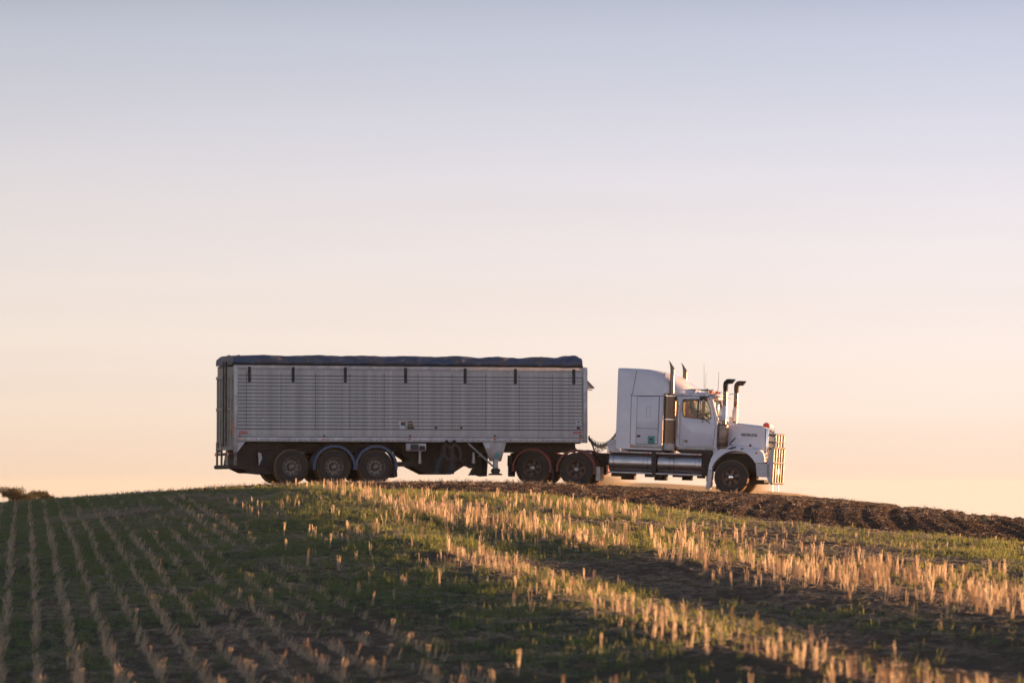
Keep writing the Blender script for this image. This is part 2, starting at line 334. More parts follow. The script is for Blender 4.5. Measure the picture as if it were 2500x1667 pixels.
# ------------------------------------------------------------------ scattered ground cover (geometry nodes)
def scatter(name, P, rot, scl, idx, variants, m, label):
    colx = bpy.data.collections.new(name + '_kinds')
    for i, mb in enumerate(variants):
        mm = bpy.data.meshes.new(f'{name}_kind'); mm.from_pydata(mb.v, [], mb.f); mm.materials.append(m)
        for p in mm.polygons: p.use_smooth = False
        colx.objects.link(bpy.data.objects.new(f'{name}_kind_{i:02d}', mm))
    me = bpy.data.meshes.new(name); me.vertices.add(len(P)); me.vertices.foreach_set('co', P.ravel().astype('f4'))
    a = me.attributes.new('rt', 'FLOAT_VECTOR', 'POINT'); a.data.foreach_set('vector', rot.ravel().astype('f4'))
    a = me.attributes.new('sc', 'FLOAT', 'POINT'); a.data.foreach_set('value', scl.astype('f4'))
    a = me.attributes.new('ix', 'INT', 'POINT'); a.data.foreach_set('value', idx.astype('i4'))
    o = bpy.data.objects.new(name, me); COL.objects.link(o); tag(o, label, None, None, 'stuff')
    ng = bpy.data.node_groups.new(name + '_nodes', 'GeometryNodeTree')
    ng.interface.new_socket('Geometry', in_out='INPUT', socket_type='NodeSocketGeometry'); ng.interface.new_socket('Geometry', in_out='OUTPUT', socket_type='NodeSocketGeometry')
    gi = ng.nodes.new('NodeGroupInput'); go = ng.nodes.new('NodeGroupOutput')
    mp_ = ng.nodes.new('GeometryNodeMeshToPoints'); io = ng.nodes.new('GeometryNodeInstanceOnPoints'); ci = ng.nodes.new('GeometryNodeCollectionInfo')
    ci.inputs['Collection'].default_value = colx; ci.inputs['Separate Children'].default_value = True; io.inputs['Pick Instance'].default_value = True
    def na(n, ty):
        q = ng.nodes.new('GeometryNodeInputNamedAttribute'); q.data_type = ty; q.inputs['Name'].default_value = n; return q.outputs['Attribute']
    k = ng.links.new
    k(gi.outputs[0], mp_.inputs[0]); k(mp_.outputs[0], io.inputs['Points']); k(ci.outputs[0], io.inputs['Instance'])
    k(na('ix', 'INT'), io.inputs['Instance Index']); k(na('rt', 'FLOAT_VECTOR'), io.inputs['Rotation']); k(na('sc', 'FLOAT'), io.inputs['Scale']); k(io.outputs[0], go.inputs[0])
    md = o.modifiers.new('scatter', 'NODES'); md.node_group = ng
    return o
def stalk(mb, x, y, h, r, lx, ly):
    v = []
    for z, k in ((-.02, 1), (h, .9)):
        for a in range(3): v.append((x + r * k * math.cos(a * 2.094) + lx * z, y + r * k * math.sin(a * 2.094) + ly * z, z))
    mb.add(v, [(0, 1, 4, 3), (1, 2, 5, 4), (2, 0, 3, 5), (3, 4, 5)])
def rotpts(n): return np.stack([rng.normal(0, .08, n), rng.normal(0, .08, n), rng.random(n) * 6.283], -1)
# --- stubble rows
V = []
for i in range(16):
    mb = MB(); tight = i < 10; n = random.randint(3, 7) if tight else random.randint(4, 7); lean = (random.gauss(0, .05 if tight else .16), random.gauss(0, .05 if tight else .16)); hh = random.uniform(.20, .30) if tight else random.uniform(.12, .22)
    for k in range(n):
        stalk(mb, random.gauss(0, .014 if tight else .018), random.uniform(-.03, .03) if tight else random.uniform(-.05, .05), hh * random.uniform(.78, 1.05) * random.choice((1, 1, 1, .55)), random.uniform(.003, .0055) * (1.0 if tight else .8), lean[0] + random.gauss(0, .08 if tight else .16), lean[1] + random.gauss(0, .08 if tight else .16))
    for k in range(2):     # broken, bent stalks
        stalk(mb, random.gauss(0, .02), random.uniform(-.05, .05), hh * random.uniform(.15, .5), .003, random.gauss(0, 1.0), random.gauss(0, 1.0))
    for k in range(3):     # torn leaf blades at the base
        a = random.uniform(0, 6.28); l = random.uniform(.05, .12); q = random.uniform(.3, 1)
        mb.add([(0, 0, .01), (.006, .004, .01), (math.cos(a) * l, math.sin(a) * l, l * q)], [(0, 1, 2)])
    V.append(mb)
us = np.arange(-20, 42, .38)
vs = np.arange(27, 118, .105)
U, VV = np.meshgrid(us, vs); U = U.ravel(); VV = VV.ravel()
U = U + rng.normal(0, .022, U.size) + .05 * (vnoise(U * 3.1, VV * .3) - .5); VV = VV + rng.normal(0, .04, VV.size); XX = U - .127 * VV
keep = np.abs(XX) < .165 * VV + 4; U, VV, XX = U[keep], VV[keep], XX[keep]
ub = np.interp(VV, [40, 44, 56, 64, 80, 94, 110], [11.6, 11.2, 10.3, 9.5, 8.1, 7.5, 7.3])
den = .10 + .75 * sstep(.40, .62, fbm(U * .55 + 40, VV * .22))
den = np.where(U < 4.2, .62 * sstep(.30, .55, fbm(U * 1.3 + 9, VV * .28)) + .06, den * .55)
den = np.maximum(den, np.where(U < 2.2, .75 * sstep(.22, .5, fbm(U * 2, VV * .5)) * sstep(100, 84, VV) + .25, 0))
den = np.maximum(den, 1.0 * np.exp(-((U - 6.75) / .42) ** 4) * sstep(.25, .45, fbm(U, VV * .8)) * sstep(64, 58, VV))
den = np.maximum(den, .95 * np.exp(-((U - ub) / .75) ** 4) * sstep(.25, .5, fbm(U * .8, VV * .5 + 7)))
den = np.maximum(den, .8 * np.exp(-((XX - .8) / 4.2) ** 4 - ((VV - 76) / 15) ** 4) * sstep(.36, .55, fbm(U * .9, VV * .4 + 3)))
den = np.maximum(den, .62 * sstep(12, 13, U) * sstep(.38, .58, fbm(U * .7, VV * .25 + 13)))
den = np.maximum(den, 1.0 * np.exp(-((XX + 6.2) / 1.0) ** 2 - ((VV - 78) / 4.5) ** 4) * np.exp(-((U - 3.75) / .35) ** 4))
den = den * (1 - .93 * np.exp(-((U - 8.7) / .75) ** 4) * sstep(64, 56, VV)) * (1 - .9 * np.exp(-((XX - np.interp(VV, [30, 38, 50], [3.2, 4.4, 6.0])) / .8) ** 2) * sstep(46, 40, VV))
clump = sstep(.30, .52, fbm(U * 2.1 + 31, VV * 1.25))
den = den * np.where(U < 4.2, .66, np.where(U < 7.4, .24, .30)) * (1 - .8 * np.exp(-((XX + 8) / 3.2) ** 4 - ((VV - 95) / 16) ** 4) * (1 - np.exp(-((U - 3.75) / .5) ** 4)))
den = den * np.where(U < 4.3, .45 + .55 * sstep(.25, .45, fbm(U * 2.7 + 3, VV * .9)), .10 + .90 * clump) * (1 - .75 * np.exp(-((XX + 2.5) / 3.2) ** 4 - ((VV - 99) / 9) ** 4)) * (1 - .45 * sstep(12.6, 14, U) * sstep(58, 66, VV))
dA = (.72 - .25 * sstep(44, 36, VV)) * np.exp(-((U - 6.7) / .42) ** 4) * sstep(62, 58, VV) * (.45 + .55 * clump) * sstep(.2, .4, fbm(U, VV * .5))
dB = np.exp(-((U - ub) / .62) ** 4) * (.04 + .96 * clump * sstep(.40, .48, fbm(U * 1.1 + 70, VV * .45))) * np.where(VV < 60, .5, .8) * (1 - .6 * sstep(78, 90, VV)) * sstep(99, 94, VV)
dC = np.exp(-((U - 12.4) / .7) ** 4) * sstep(62, 55, VV) * clump * .8
den = np.maximum.reduce([den, dA, dB, dC])
den = den * (1 - .93 * np.exp(-((U - 8.4) / .6) ** 4) * sstep(64, 56, VV))
den *= (1 - sstep(.2, .7, plow(XX, VV)) * .985) * sstep(114, 104, VV)
k = rng.random(U.size) < den * np.where(U < 4.3, 1.05, 1.0)
P = np.stack([XX[k], VV[k], hfull(XX[k], VV[k])], -1)
rot = rotpts(len(P)); rot[:, :2] *= .6; rot[:, 2] = .127 + rng.normal(0, .35, len(P)); tall = .62 + .5 * fbm(P[:, 0] * .4 + 3, P[:, 1] * .2)
band = np.exp(-((U[k] - ub[k]) / .9) ** 4) + np.exp(-((U[k] - 6.75) / .5) ** 4)
tall = tall * (1 - .15 * np.exp(-((U[k] - 6.75) / .6) ** 4)) * (1 - .38 * sstep(12.6, 14, U[k]) * sstep(58, 66, VV[k]))
tall = tall * rng.uniform(.8, 1.2, len(P))
scl = (tall + .2 * np.exp(-((U[k] - ub[k]) / .9) ** 4)) * rng.uniform(.75, 1.15, len(P))
lay = U[k] < 4.3; scl[~lay] *= 1.02; scl[lay] *= rng.uniform(.65, 1.1, lay.sum()); rot[lay, 0] += rng.normal(.10, .22, lay.sum()); rot[lay, 1] += rng.normal(.12, .2, lay.sum()); scl[lay] *= .92
scatter('stubble', P, rot, scl, np.where((U[k] < 4.3) | (rng.random(len(P)) < .12), rng.integers(10, 16, len(P)), rng.integers(0, 10, len(P))), V, straw, 'dry cut straw stubble standing in rows across the field')
# --- young grass
V = []
for i in range(10):
    mb = MB()
    for k in range(random.randint(6, 11)):
        a = random.uniform(0, 6.28); h = random.uniform(.03, .085) if random.random() < .75 else random.uniform(.09, .16); w_ = random.uniform(.004, .007); bx, by = random.gauss(0, .04), random.gauss(0, .04)
        dx, dy = math.cos(a), math.sin(a); ln = random.uniform(.1, .6) * h
        px_, py_ = -dy * w_, dx * w_
        mb.add([(bx - px_, by - py_, -.01), (bx + px_, by + py_, -.01), (bx + dx * ln * .4 + px_ * .8, by + dy * ln * .4 + py_ * .8, h * .6), (bx + dx * ln * .4 - px_ * .8, by + dy * ln * .4 - py_ * .8, h * .6), (bx + dx * ln, by + dy * ln, h)],
               [(0, 1, 2, 3), (3, 2, 4)])
    V.append(mb)
n = 320000
yy = 27 + (118 - 27) * np.sqrt(rng.random(n) * .92 + .08 * rng.random(n)); yy = np.sqrt(rng.random(n)) * 91 + 27
xx = (rng.random(n) * 2 - 1) * (.165 * yy + 4)
g = green(xx, yy); k = rng.random(n) < g * (.06 + 1.1 * sstep(.40, .58, fbm(xx * 2.9, yy * 1.9)))
xx, yy = xx[k], yy[k]; P = np.stack([xx, yy, hfull(xx, yy)], -1)
scatter('grass', P, rotpts(len(P)), rng.uniform(.42, 1.02, len(P)) * (.58 + .75 * fbm(xx * .8, yy * .6)), rng.integers(0, 10, len(P)), V, grassm, 'short young green crop sprouting between the stubble rows')
# --- fallen straw
V = []
for i in range(8):
    mb = MB()
    for k in range(9):
        a = random.uniform(0, 3.14); l = random.uniform(.06, .22); cx, cy, cz = random.gauss(0, .12), random.gauss(0, .12), random.uniform(.0, .03); r_ = .0016
        dx, dy = math.cos(a) * l / 2, math.sin(a) * l / 2; dz = random.gauss(0, .02)
        mb.add([(cx - dx, cy - dy, cz), (cx - dx - dy / l * r_ * 4, cy - dy + dx / l * r_ * 4, cz), (cx + dx, cy + dy, cz + dz), (cx - dx, cy - dy, cz + r_ * 2), (cx + dx, cy + dy, cz + dz + r_ * 2)], [(0, 1, 2), (0, 2, 4, 3)])
    V.append(mb)
n = 170000; yy = np.sqrt(rng.random(n)) * 91 + 27; xx = (rng.random(n) * 2 - 1) * (.165 * yy + 4)
k = rng.random(n) < (.18 + .6 * sstep(.35, .6, fbm(xx * .7, yy * .5 + 20))) * 1 * (1 - .9 * plow(xx, yy)); xx, yy = xx[k], yy[k]
P = np.stack([xx, yy, hfull(xx, yy) + .005], -1)
scatter('straw_litter', P, rotpts(len(P)), rng.uniform(.4, .85, len(P)), rng.integers(0, 8, len(P)), V, litterm, 'loose fallen straw lying on the brown soil')
# --- clods
def clod_kinds(n):
    V = []
    t_ = (1 + 5 ** .5) / 2
    iv = [(-1, t_, 0), (1, t_, 0), (-1, -t_, 0), (1, -t_, 0), (0, -1, t_), (0, 1, t_), (0, -1, -t_), (0, 1, -t_), (t_, 0, -1), (t_, 0, 1), (-t_, 0, -1), (-t_, 0, 1)]
    fc = [(0, 11, 5), (0, 5, 1), (0, 1, 7), (0, 7, 10), (0, 10, 11), (1, 5, 9), (5, 11, 4), (11, 10, 2), (10, 7, 6), (7, 1, 8), (3, 9, 4), (3, 4, 2), (3, 2, 6), (3, 6, 8), (3, 8, 9), (4, 9, 5), (2, 4, 11), (6, 2, 10), (8, 6, 7), (9, 8, 1)]
    for i in range(n):
        mb = MB(); sx_, sy_, sz_ = random.uniform(.7, 1.3), random.uniform(.7, 1.3), random.uniform(.5, .9)
        mb.add([tuple(c_ * s_ * random.uniform(.38, .62) for c_, s_ in zip(v, (sx_, sy_, sz_))) for v in iv], fc); V.append(mb)
    return V
n = 200000; yy = 60 + rng.random(n) * 62; xx = (rng.random(n) * 2 - 1) * (.16 * yy + 1.5)
k = rng.random(n) < plow(xx, yy); xx, yy = xx[k], yy[k]; P = np.stack([xx, yy, hfull(xx, yy) + .004], -1)
scatter('soil_clods', P, rotpts(len(P)), .007 + .030 * rng.random(len(P)) ** 4, rng.integers(0, 8, len(P)), clod_kinds(8), clodm, 'dark broken clods of freshly tilled earth')
n = 26000; yy = np.sqrt(rng.random(n)) * 91 + 27; xx = (rng.random(n) * 2 - 1) * (.165 * yy + 4); k = plow(xx, yy) < .5; xx, yy = xx[k], yy[k]
P = np.stack([xx, yy, hfull(xx, yy) + .003], -1)
scatter('small_clods', P, rotpts(len(P)), .006 + .022 * rng.random(len(P)) ** 3, rng.integers(0, 6, len(P)), clod_kinds(6), clodb, 'small crumbs of brown soil between the stubble rows')
# --- a few dry tufts and weeds on the tilled crest
V = []
for i in range(5):
    mb = MB()
    for k in range(6): stalk(mb, random.gauss(0, .03), random.gauss(0, .03), random.uniform(.04, .15), .004, random.gauss(0, .4), random.gauss(0, .4))
    V.append(mb)
n = 2200; yy = 84 + rng.random(n) * 36; xx = (rng.random(n) * 2 - 1) * (.165 * yy + 4); k = (rng.random(n) < sstep(.4, .6, fbm(xx * .8, yy * .8)) * .8 + .1); xx, yy = xx[k], yy[k]
wx2 = rng.uniform(-18, 2, 900); wy2 = rng.uniform(103, 118, 900); xx = np.append(xx, wx2); yy = np.append(yy, wy2)
P = np.stack([xx, yy, hfull(xx, yy)], -1)
scatter('dry_weeds', P, rotpts(len(P)), rng.uniform(.5, 1.0, len(P)), rng.integers(0, 5, len(P)), V, litterm, 'short dry weeds scattered over the tilled crest')

# ------------------------------------------------------------------ frames for the two vehicles
def ray(px, py):
    d = Vector(((px - 1250) / F, 1, 0)); k = (833.5 - py) / F
    return Vector((d.x, math.cos(PITCH) - k * math.sin(PITCH), math.sin(PITCH) + k * math.cos(PITCH)))
class Frame:
    def __init__(s, m): s.m = m; s.i = m.inverted(); s.o = s.i @ EYE; s.r = s.i.to_3x3()
    def __call__(s, px, py, y=-1.25):     # photo pixel -> (x, z) on the local plane y
        d = s.r @ ray(px, py); k = (y - s.o.y) / d.y; q = s.o + d * k; return (q.x, q.z)
yawT = R(15.8)
P0 = Vector((-8.29, 116.0, 0)); zT = 1.635
TM = Matrix.Translation((P0.x - 1.25 * math.sin(yawT), P0.y + 1.25 * math.cos(yawT), zT)) @ Matrix.Rotation(yawT, 4, 'Z')
T = Frame(TM)
dT = Vector((math.cos(yawT), math.sin(yawT), 0))
K = Vector((TM.translation.x, TM.translation.y, 0)) + dT * 10.45
yawK = R(-11.8)
KM = Matrix.Translation((K.x, K.y, 1.585)) @ Matrix.Rotation(yawK, 4, 'Z') @ Matrix.Rotation(R(2.05), 4, 'Y')
C = Frame(KM)

# ---- wheels
RT = .535
def tyre_mb(cx, cz, y_out, side, wid=.27, n=72):
    # side -1: outer face towards -y
    s = side; w = wid
    pr = [(.285, 0.02), (.31, 0), (.40, -.012), (.47, -.004), (.505, .02), (RT - .012, .03), (RT, .05), (RT, .085), (RT - .02, .09), (RT - .02, .1), (RT, .105), (RT, w - .105), (RT - .02, w - .1), (RT - .02, w - .09), (RT, w - .085), (RT, w - .05), (RT - .012, w - .03), (.47, w + .004), (.31, w), (.285, w - .02)]
    pr = [(r_, y_out - s * y) for r_, y in pr]
    def md(j, k): return (-.016 if (k % 2 and j in (5, 6, 7, 14, 15, 16)) else 0)
    return MB().lathe_y(pr, cx, cz, n, mod=md)
def wheel(root, x, z, side, kind, w_out=1.22):
    yo = side * w_out; s = side
    m_rim = rimbrown if kind != 'trailer' else rimm
    dep = .15 if kind != 'front' else .035
    rim = MB()
    pr = [(.285, .02), (.292, .0), (.278, -.006), (.262, .02), (.252, .05), (.245, dep)]
    if kind == 'trailer': pr += [(.20, dep + .012), (.13, dep + .01), (.10, dep - .02)]
    else: pr += [(.225, dep + .04)]
    rim.lathe_y([(r_, yo - s * y) for r_, y in pr], x, z, 48)
    # back plate so that nothing shows through
    ro = rim.build('wheel', m_rim, root)
    MB().lathe_y([(.25, yo - s * (dep + .055)), (.02, yo - s * (dep + .055))], x, z, 32).build('brake_drum', frame, ro)
    if kind == 'trailer':
        for k in range(10):
            a = k * .6283 + .51; MB().tube([(x + .222 * math.cos(a), yo - s * (dep + .004), z + .222 * math.sin(a)), (x + .222 * math.cos(a), yo - s * (dep - .002), z + .222 * math.sin(a))], .020, 8).build('hand_hole', black, ro)
    def ty(mb):
        o = mb.build('tyre', tyrem, ro); o.data.materials.append(treadm)
        for p_ in o.data.polygons:
            c_ = p_.center + o.data.vertices[0].co * 0
            if math.hypot(c_.x, c_.z) > RT - .03: p_.material_index = 1
    ty(tyre_mb(x, z, yo, s))
    if kind != 'front': ty(tyre_mb(x, z, yo - s * .33, s, n=48))
    if kind == 'trailer':
        hb = MB().lathe_y([(.13, yo - s * (dep - .0)), (.105, yo - s * (dep - .05)), (.085, yo - s * (dep - .11)), (.05, yo - s * (dep - .125)), (.001, yo - s * (dep - .125))], x, z, 24)
        hb.build('hub', rimm, ro)
        for k in range(10):
            a = k * .6283 + .2; bx, bz = x + .168 * math.cos(a), z + .168 * math.sin(a)
            MB().tube([(bx, yo - s * (dep + .01), bz), (bx, yo - s * (dep - .045), bz)], .017, 8).build('wheel_nut', boltm, ro)
    else:
        hb = MB().lathe_y([(.115, yo - s * (dep + .03)), (.11, yo - s * (dep - .04)), (.07, yo - s * (dep - .09)), (.03, yo - s * (dep - .1)), (.001, yo - s * (dep - .1))], x, z, 28)
        hb.build('hub', chrome if kind == 'front' else boltm, ro)
        for k in range(6):
            a = k * 1.0472 + .35; c_, s_ = math.cos(a), math.sin(a)
            def q(r_, t_, y): return (x + r_ * c_ - t_ * s_, yo - s * y, z + r_ * s_ + t_ * c_)
            v = [q(.08, -.045, dep), q(.08, .045, dep), q(.25, .036, dep + .0), q(.25, -.036, dep + .0), q(.08, -.045, dep + .05), q(.08, .045, dep + .05), q(.25, .036, dep + .05), q(.25, -.036, dep + .05)]
            MB().add(v, [(0, 1, 2, 3), (4, 7, 6, 5), (0, 4, 5, 1), (1, 5, 6, 2), (2, 6, 7, 3), (3, 7, 4, 0)]).build('spoke', m_rim, ro)
    return ro
def arc_pts(cx, cz, r_, a0, a1, n=20): return [(cx + r_ * math.cos(R(a0 + (a1 - a0) * i / n)), cz + r_ * math.sin(R(a0 + (a1 - a0) * i / n))) for i in range(n + 1)]
def fender(root, cx, cz, ro, th, a0, a1, y0, y1, m, lip=.03):
    mb = MB(); o_ = arc_pts(cx, cz, ro, a0, a1); i_ = arc_pts(cx, cz, ro - th, a0, a1)
    mb.loft([[(a[0], y0, a[1]), (a[0], y1, a[1]), (b_[0], y1, b_[1]), (b_[0], y0, b_[1])] for a, b_ in zip(o_, arc_pts(cx, cz, ro - .012, a0, a1))])
    mb.loft([[(a[0], y0 - .004, a[1]), (a[0], y0 + lip, a[1]), (b_[0], y0 + lip, b_[1]), (b_[0], y0 - .004, b_[1])] for a, b_ in zip(arc_pts(cx, cz, ro + .003, a0, a1), i_)])
    return mb.build('fender', m, root)

# ================================================================== TRAILER
tr = empty('grain_trailer', TM)
tag(tr, 'long ribbed aluminium grain trailer under a blue tarpaulin on three axles behind the truck', 'trailer')
x0, zb = T(580, 1077.5); x1, zt = T(1423, 897); _, zb2 = T(1400, 1078)
LX = x1 - x0; YN = -1.25; YF = 1.25
print('trailer', x0, x1, zb, zt, zb2)
z = lambda py, px=1000: T(px, py)[1]
zr_top, zr_bot = zt, zb + .0
MB().box(x0 + .02, x1 - .01, YN + .035, YF - .035, zb + .12, zt - .03).build('body', alu, tr)
# top rail, bottom rail, wide bands
MB().box(x0, x1, YN - .012, YN + .05, z(904), zt).build('top_rail', alurail, tr, bevel=.006)
MB().box(x0, x1, YF - .05, YF + .012, z(904), zt).build('top_rail', alurail, tr)
for ys in ((YN - .02, YN + .06), (YF - .06, YF + .02)):
    MB().box(x0, x1, ys[0], ys[1], zb, zb + (z(1067) - z(1078))).build('bottom_rail', alurail, tr, bevel=.006)
MB().box(x0, x1, YN - .004, YN + .03, z(918.3), z(904) - .003).build('upper_band', alu, tr)
MB().box(x0, x1, YN - .004, YN + .03, z(1066.2), z(1049.5)).build('lower_band', alu, tr)
# ribbed side planks, near side and far side
npl = 15; pz0, pz1 = z(1048.2), z(919.6); ph = (pz1 - pz0) / npl
def plank_mesh(y0, sgn):
    mb = MB(); h = ph - .0095
    # slightly crowned plank section
    sec = [(0, -h / 2), (-.010 * sgn, -h / 2 + .012), (-.012 * sgn, 0), (-.010 * sgn, h / 2 - .012), (0, h / 2), (.03 * sgn, h / 2), (.03 * sgn, -h / 2)]
    return mb.loft([[(xx_, y_ + y0, zz_) for y_, zz_ in sec] for xx_ in (x0 + .01, x1 - .01)])
for yy_, sg in ((YN, 1), (YF, -1)):
    first = None
    for i in range(npl):
        zc_ = pz0 + ph * (i + .5)
        if first is None:
            first = plank_mesh(yy_, sg).build('slat', alu, tr); o = first
        else: o = first.copy(); COL.objects.link(o)
        o.location.z = zc_
# dark backing seen in the joints + vertical stiffeners that cross them
MB().box(x0 + .015, x1 - .015, YN + .006, YN + .03, pz0 - .01, pz1 + .01).build('joint_backing', mat('joint_shadow_paint', (.055, .058, .066), .7), tr)
j = 0; xq = x0 + .26
while xq < x1 - .1:
    wd = .005 if j % 4 else .009
    MB().box(xq, xq + wd, YN - .0142, YN - .005, pz0, pz1 + .1).build('seam', frame if j % 4 == 0 else stain, tr)
    xq += .268; j += 1
mb = MB()
for i in range(int(LX / .085)):
    xx_ = x0 + .05 + i * .085
    for zz_ in (z(906.5), z(1061), ):
        mb.box(xx_, xx_ + .016, YN - .009, YN - .002, zz_ - .008, zz_ + .008)
    if i % 2 == 0: mb.box(xx_, xx_ + .026, YN - .027, YN - .019, zb + .045, zb + .072)
tag(mb.build('rivets', frame, tr, smooth=0), kind='stuff')
mb = MB()
mb.box(x0 + .1, x1, YN - .022, YN - .017, z(1067.6), z(1066.6)); mb.build('rail_groove', frame, tr)
# front corner post and front wall
xf0, xf1 = T(1423.5, 1000)[0], T(1434, 1000)[0]
MB().box(xf0, xf1, YN - .025, YN + .09, zb - .01, zt + .0).build('corner_post', alurail, tr, bevel=.01)
MB().box(xf0, xf1, YF - .09, YF + .025, zb - .01, zt + .0).build('corner_post', alurail, tr, bevel=.01)
MB().box(xf0 + .02, xf1 - .01, YN + .09, YF - .09, zb, zt).build('front_wall', alurail, tr)
# small hinged canopy on the front wall
a_, b_, c_ = T(1434, 925), T(1453.5, 945.5), T(1434, 950)
MB().prism([a_, b_, (b_[0], b_[1] - .03), (a_[0], a_[1] - .05)], -1.15, .3).build('front_canopy', stain, tr)
MB().prism([(a_[0], a_[1] - .08), (b_[0] - .05, b_[1] - .03), (a_[0], c_[1])], -1.1, -1.06).build('canopy_bracket', stain, tr)
MB().tube([(b_[0] - .05, -1.15, b_[1] - .07), (b_[0] - .05, .3, b_[1] - .07)], .02, 6).build('work_lamp_bar', chrome, tr)
# rear: corner post, door, ladder, bumper
xr0 = T(571, 1000)[0]
MB().prism([(xr0, zt), (x0, zt), (x0, T(580, 1103)[1]), (xr0, T(575, 1104)[1])], YN - .02, YN + .10).build('rear_post', alurail, tr, bevel=.008)
MB().prism([(xr0, zt), (x0, zt), (x0, T(580, 1103)[1]), (xr0, T(575, 1104)[1])], YF - .10, YF + .02).build('rear_post', alurail, tr)
MB().prism([T(580, 1078.5), T(598.5, 1078.5), T(580, 1102)], YN - .01, YN + .02).build('gusset_plate', alurail, tr)
MB().box(xr0 - .02, x0 - .02, YN + .10, YF - .10, zb - .25, zt - .06).build('tailgate', gatem, tr)
for i in range(6):
    yb = YN + .14 + i * .42
    MB().box(xr0 - .06, xr0 - .021, yb, yb + .10, zb - .2, zt - .35).build('tailgate_rib', gatem, tr, bevel=.006)
for zz_ in (zt - .35, zb - .2, zb + 1.0): MB().box(xr0 - .07, xr0 - .022, YN + .1, YF - .1, zz_ - .05, zz_ + .03).build('tailgate_crossbar', gatem, tr)
MB().box(xr0 - .03, xr0 - .005, YN - .001, YN + .05, z(1065), z(1033)).build('rear_reflector', amber, tr)
lad_x = xr0 - .10
for yl in (-.55, -.15): MB().tube([(lad_x, yl, zb - .15), (lad_x, yl, zt + .12)], .028, 8).build('ladder_rail', plast, tr)
for i in range(8): MB().tube([(lad_x, -.55, zb + .05 + i * .33), (lad_x, -.15, zb + .05 + i * .33)], .014, 6).build('ladder_rung', plast, tr)
for yl in (-.55, .25, .95): MB().box(lad_x - .0, lad_x + .06, yl - .03, yl + .03, z(1138), zb).build('bumper_post', stain, tr)
zbm = z(1140)
MB().tube([(lad_x + .03, YN + .05, zbm), (lad_x + .03, YF - .12, zbm)], .065, 10).build('rear_bumper', frame, tr)
MB().box(lad_x - .03, x0 + .25, YN + .12, YN + .24, zbm - .05, zbm + .05).build('bumper_arm', frame, tr)
MB().box(lad_x, lad_x + .12, YN + .1, YF - .1, z(1112), z(1106)).build('tail_light_bar', frame, tr)
for yl in (-.9, .9): MB().box(lad_x - .02, lad_x, yl - .12, yl + .12, z(1113), z(1105)).build('tail_light', redl, tr)
MB().box(xr0 + .02, x0 - .01, YN + .02, YN + .10, z(1136), z(1103)).build('rear_leg', rimm, tr)
# tarpaulin: a draped sheet over bows
bows = [(580, 868), (640, 865.5), (700, 869), (775, 866), (830, 869), (885, 867.5), (940, 870), (995, 868.5), (1060, 871), (1120, 868.5), (1170, 874), (1210, 870), (1262, 875), (1312, 870.5), (1365, 874.5), (1395, 866.5), (1410, 871), (1420, 886)]
bx = np.array([T(p, q, -.55)[0] for p, q in bows]); bz = np.array([T(p, q, -.55)[1] for p, q in bows])
nsec = 130; secs = []; ysec = [-1.0, -1.045, -1.05, -1.035, -.97, -.85, -.62, -.35, 0, .35, .62, .85, .97, 1.035, 1.05, 1.045, 1.0]
xs0 = T(553, 880)[0] + .2; xs1 = T(1420, 880)[0]
for i in range(nsec):
    f_ = i / (nsec - 1); xq = xs0 + (xs1 - xs0) * f_
    ztop = float(np.interp(xq, bx, bz)); h = ztop - (zt + .01); sec = []
    ripple = .014 * math.sin(xq * 9.7) + .012 * math.sin(xq * 23 + 1.3)
    for k, ys in enumerate(ysec):
        t_ = abs(k - 8) / 8
        zz = {0: 1.0, 1: .99, 2: .95, 3: .86, 4: .70, 5: .48, 6: .32, 7: .12, 8: 0.0}[abs(k - 8)]
        fold = .026 * math.sin(xq * (6.1 + k * .21) + k * 1.7) * (1 if 2 < abs(k - 8) < 8 else .3)
        sec.append((xq, ys * 1.27 + (ripple * (1 if k < 8 else -1) if t_ > .4 else 0), zt + .01 + h * zz + fold * (h / .3)))
    secs.append(sec)
mb = MB(); mb.loft(secs, cap=True, closed=True); tp = mb.build('tarpaulin', tarpm, tr, smooth=60)
for p_ in (628, 693, 747, 807, 868, 928.6, 990, 1051, 1110, 1164, 1216, 1265, 1315, 1371):
    xq = T(p_, 885, -1.33)[0]; si = min(range(nsec), key=lambda q: abs(secs[q][0][0] - xq)); s0 = secs[si]
    MB().loft([[(xq + dx + .03 * k_, s0[k_][1] - .008, s0[k_][2]) for dx in (-.022, .022)] + [(xq + .022 + .03 * k_, s0[k_][1] + .01, s0[k_][2]), (xq - .022 + .03 * k_, s0[k_][1] + .01, s0[k_][2])] for k_ in (1, 2, 3, 4)]).build('tarp_strap', strapm, tp)
MB().tube([(xs0 - .05, -1.31, zt + .025), (xs1 + .02, -1.31, zt + .025)], .035, 8).build('tarp_roll_tube', plast, tr)
for p_ in (609, 715.8, 843.2, 990.5, 1135.6, 1258.4, 1401):
    xa, xb = T(p_ - 3.4, 915, -1.27)[0], T(p_ + 3.4, 915, -1.27)[0]
    MB().box(xa, xb, YN - .035, YN - .014, z(935), z(898)).build('side_strap', blacks, tr)
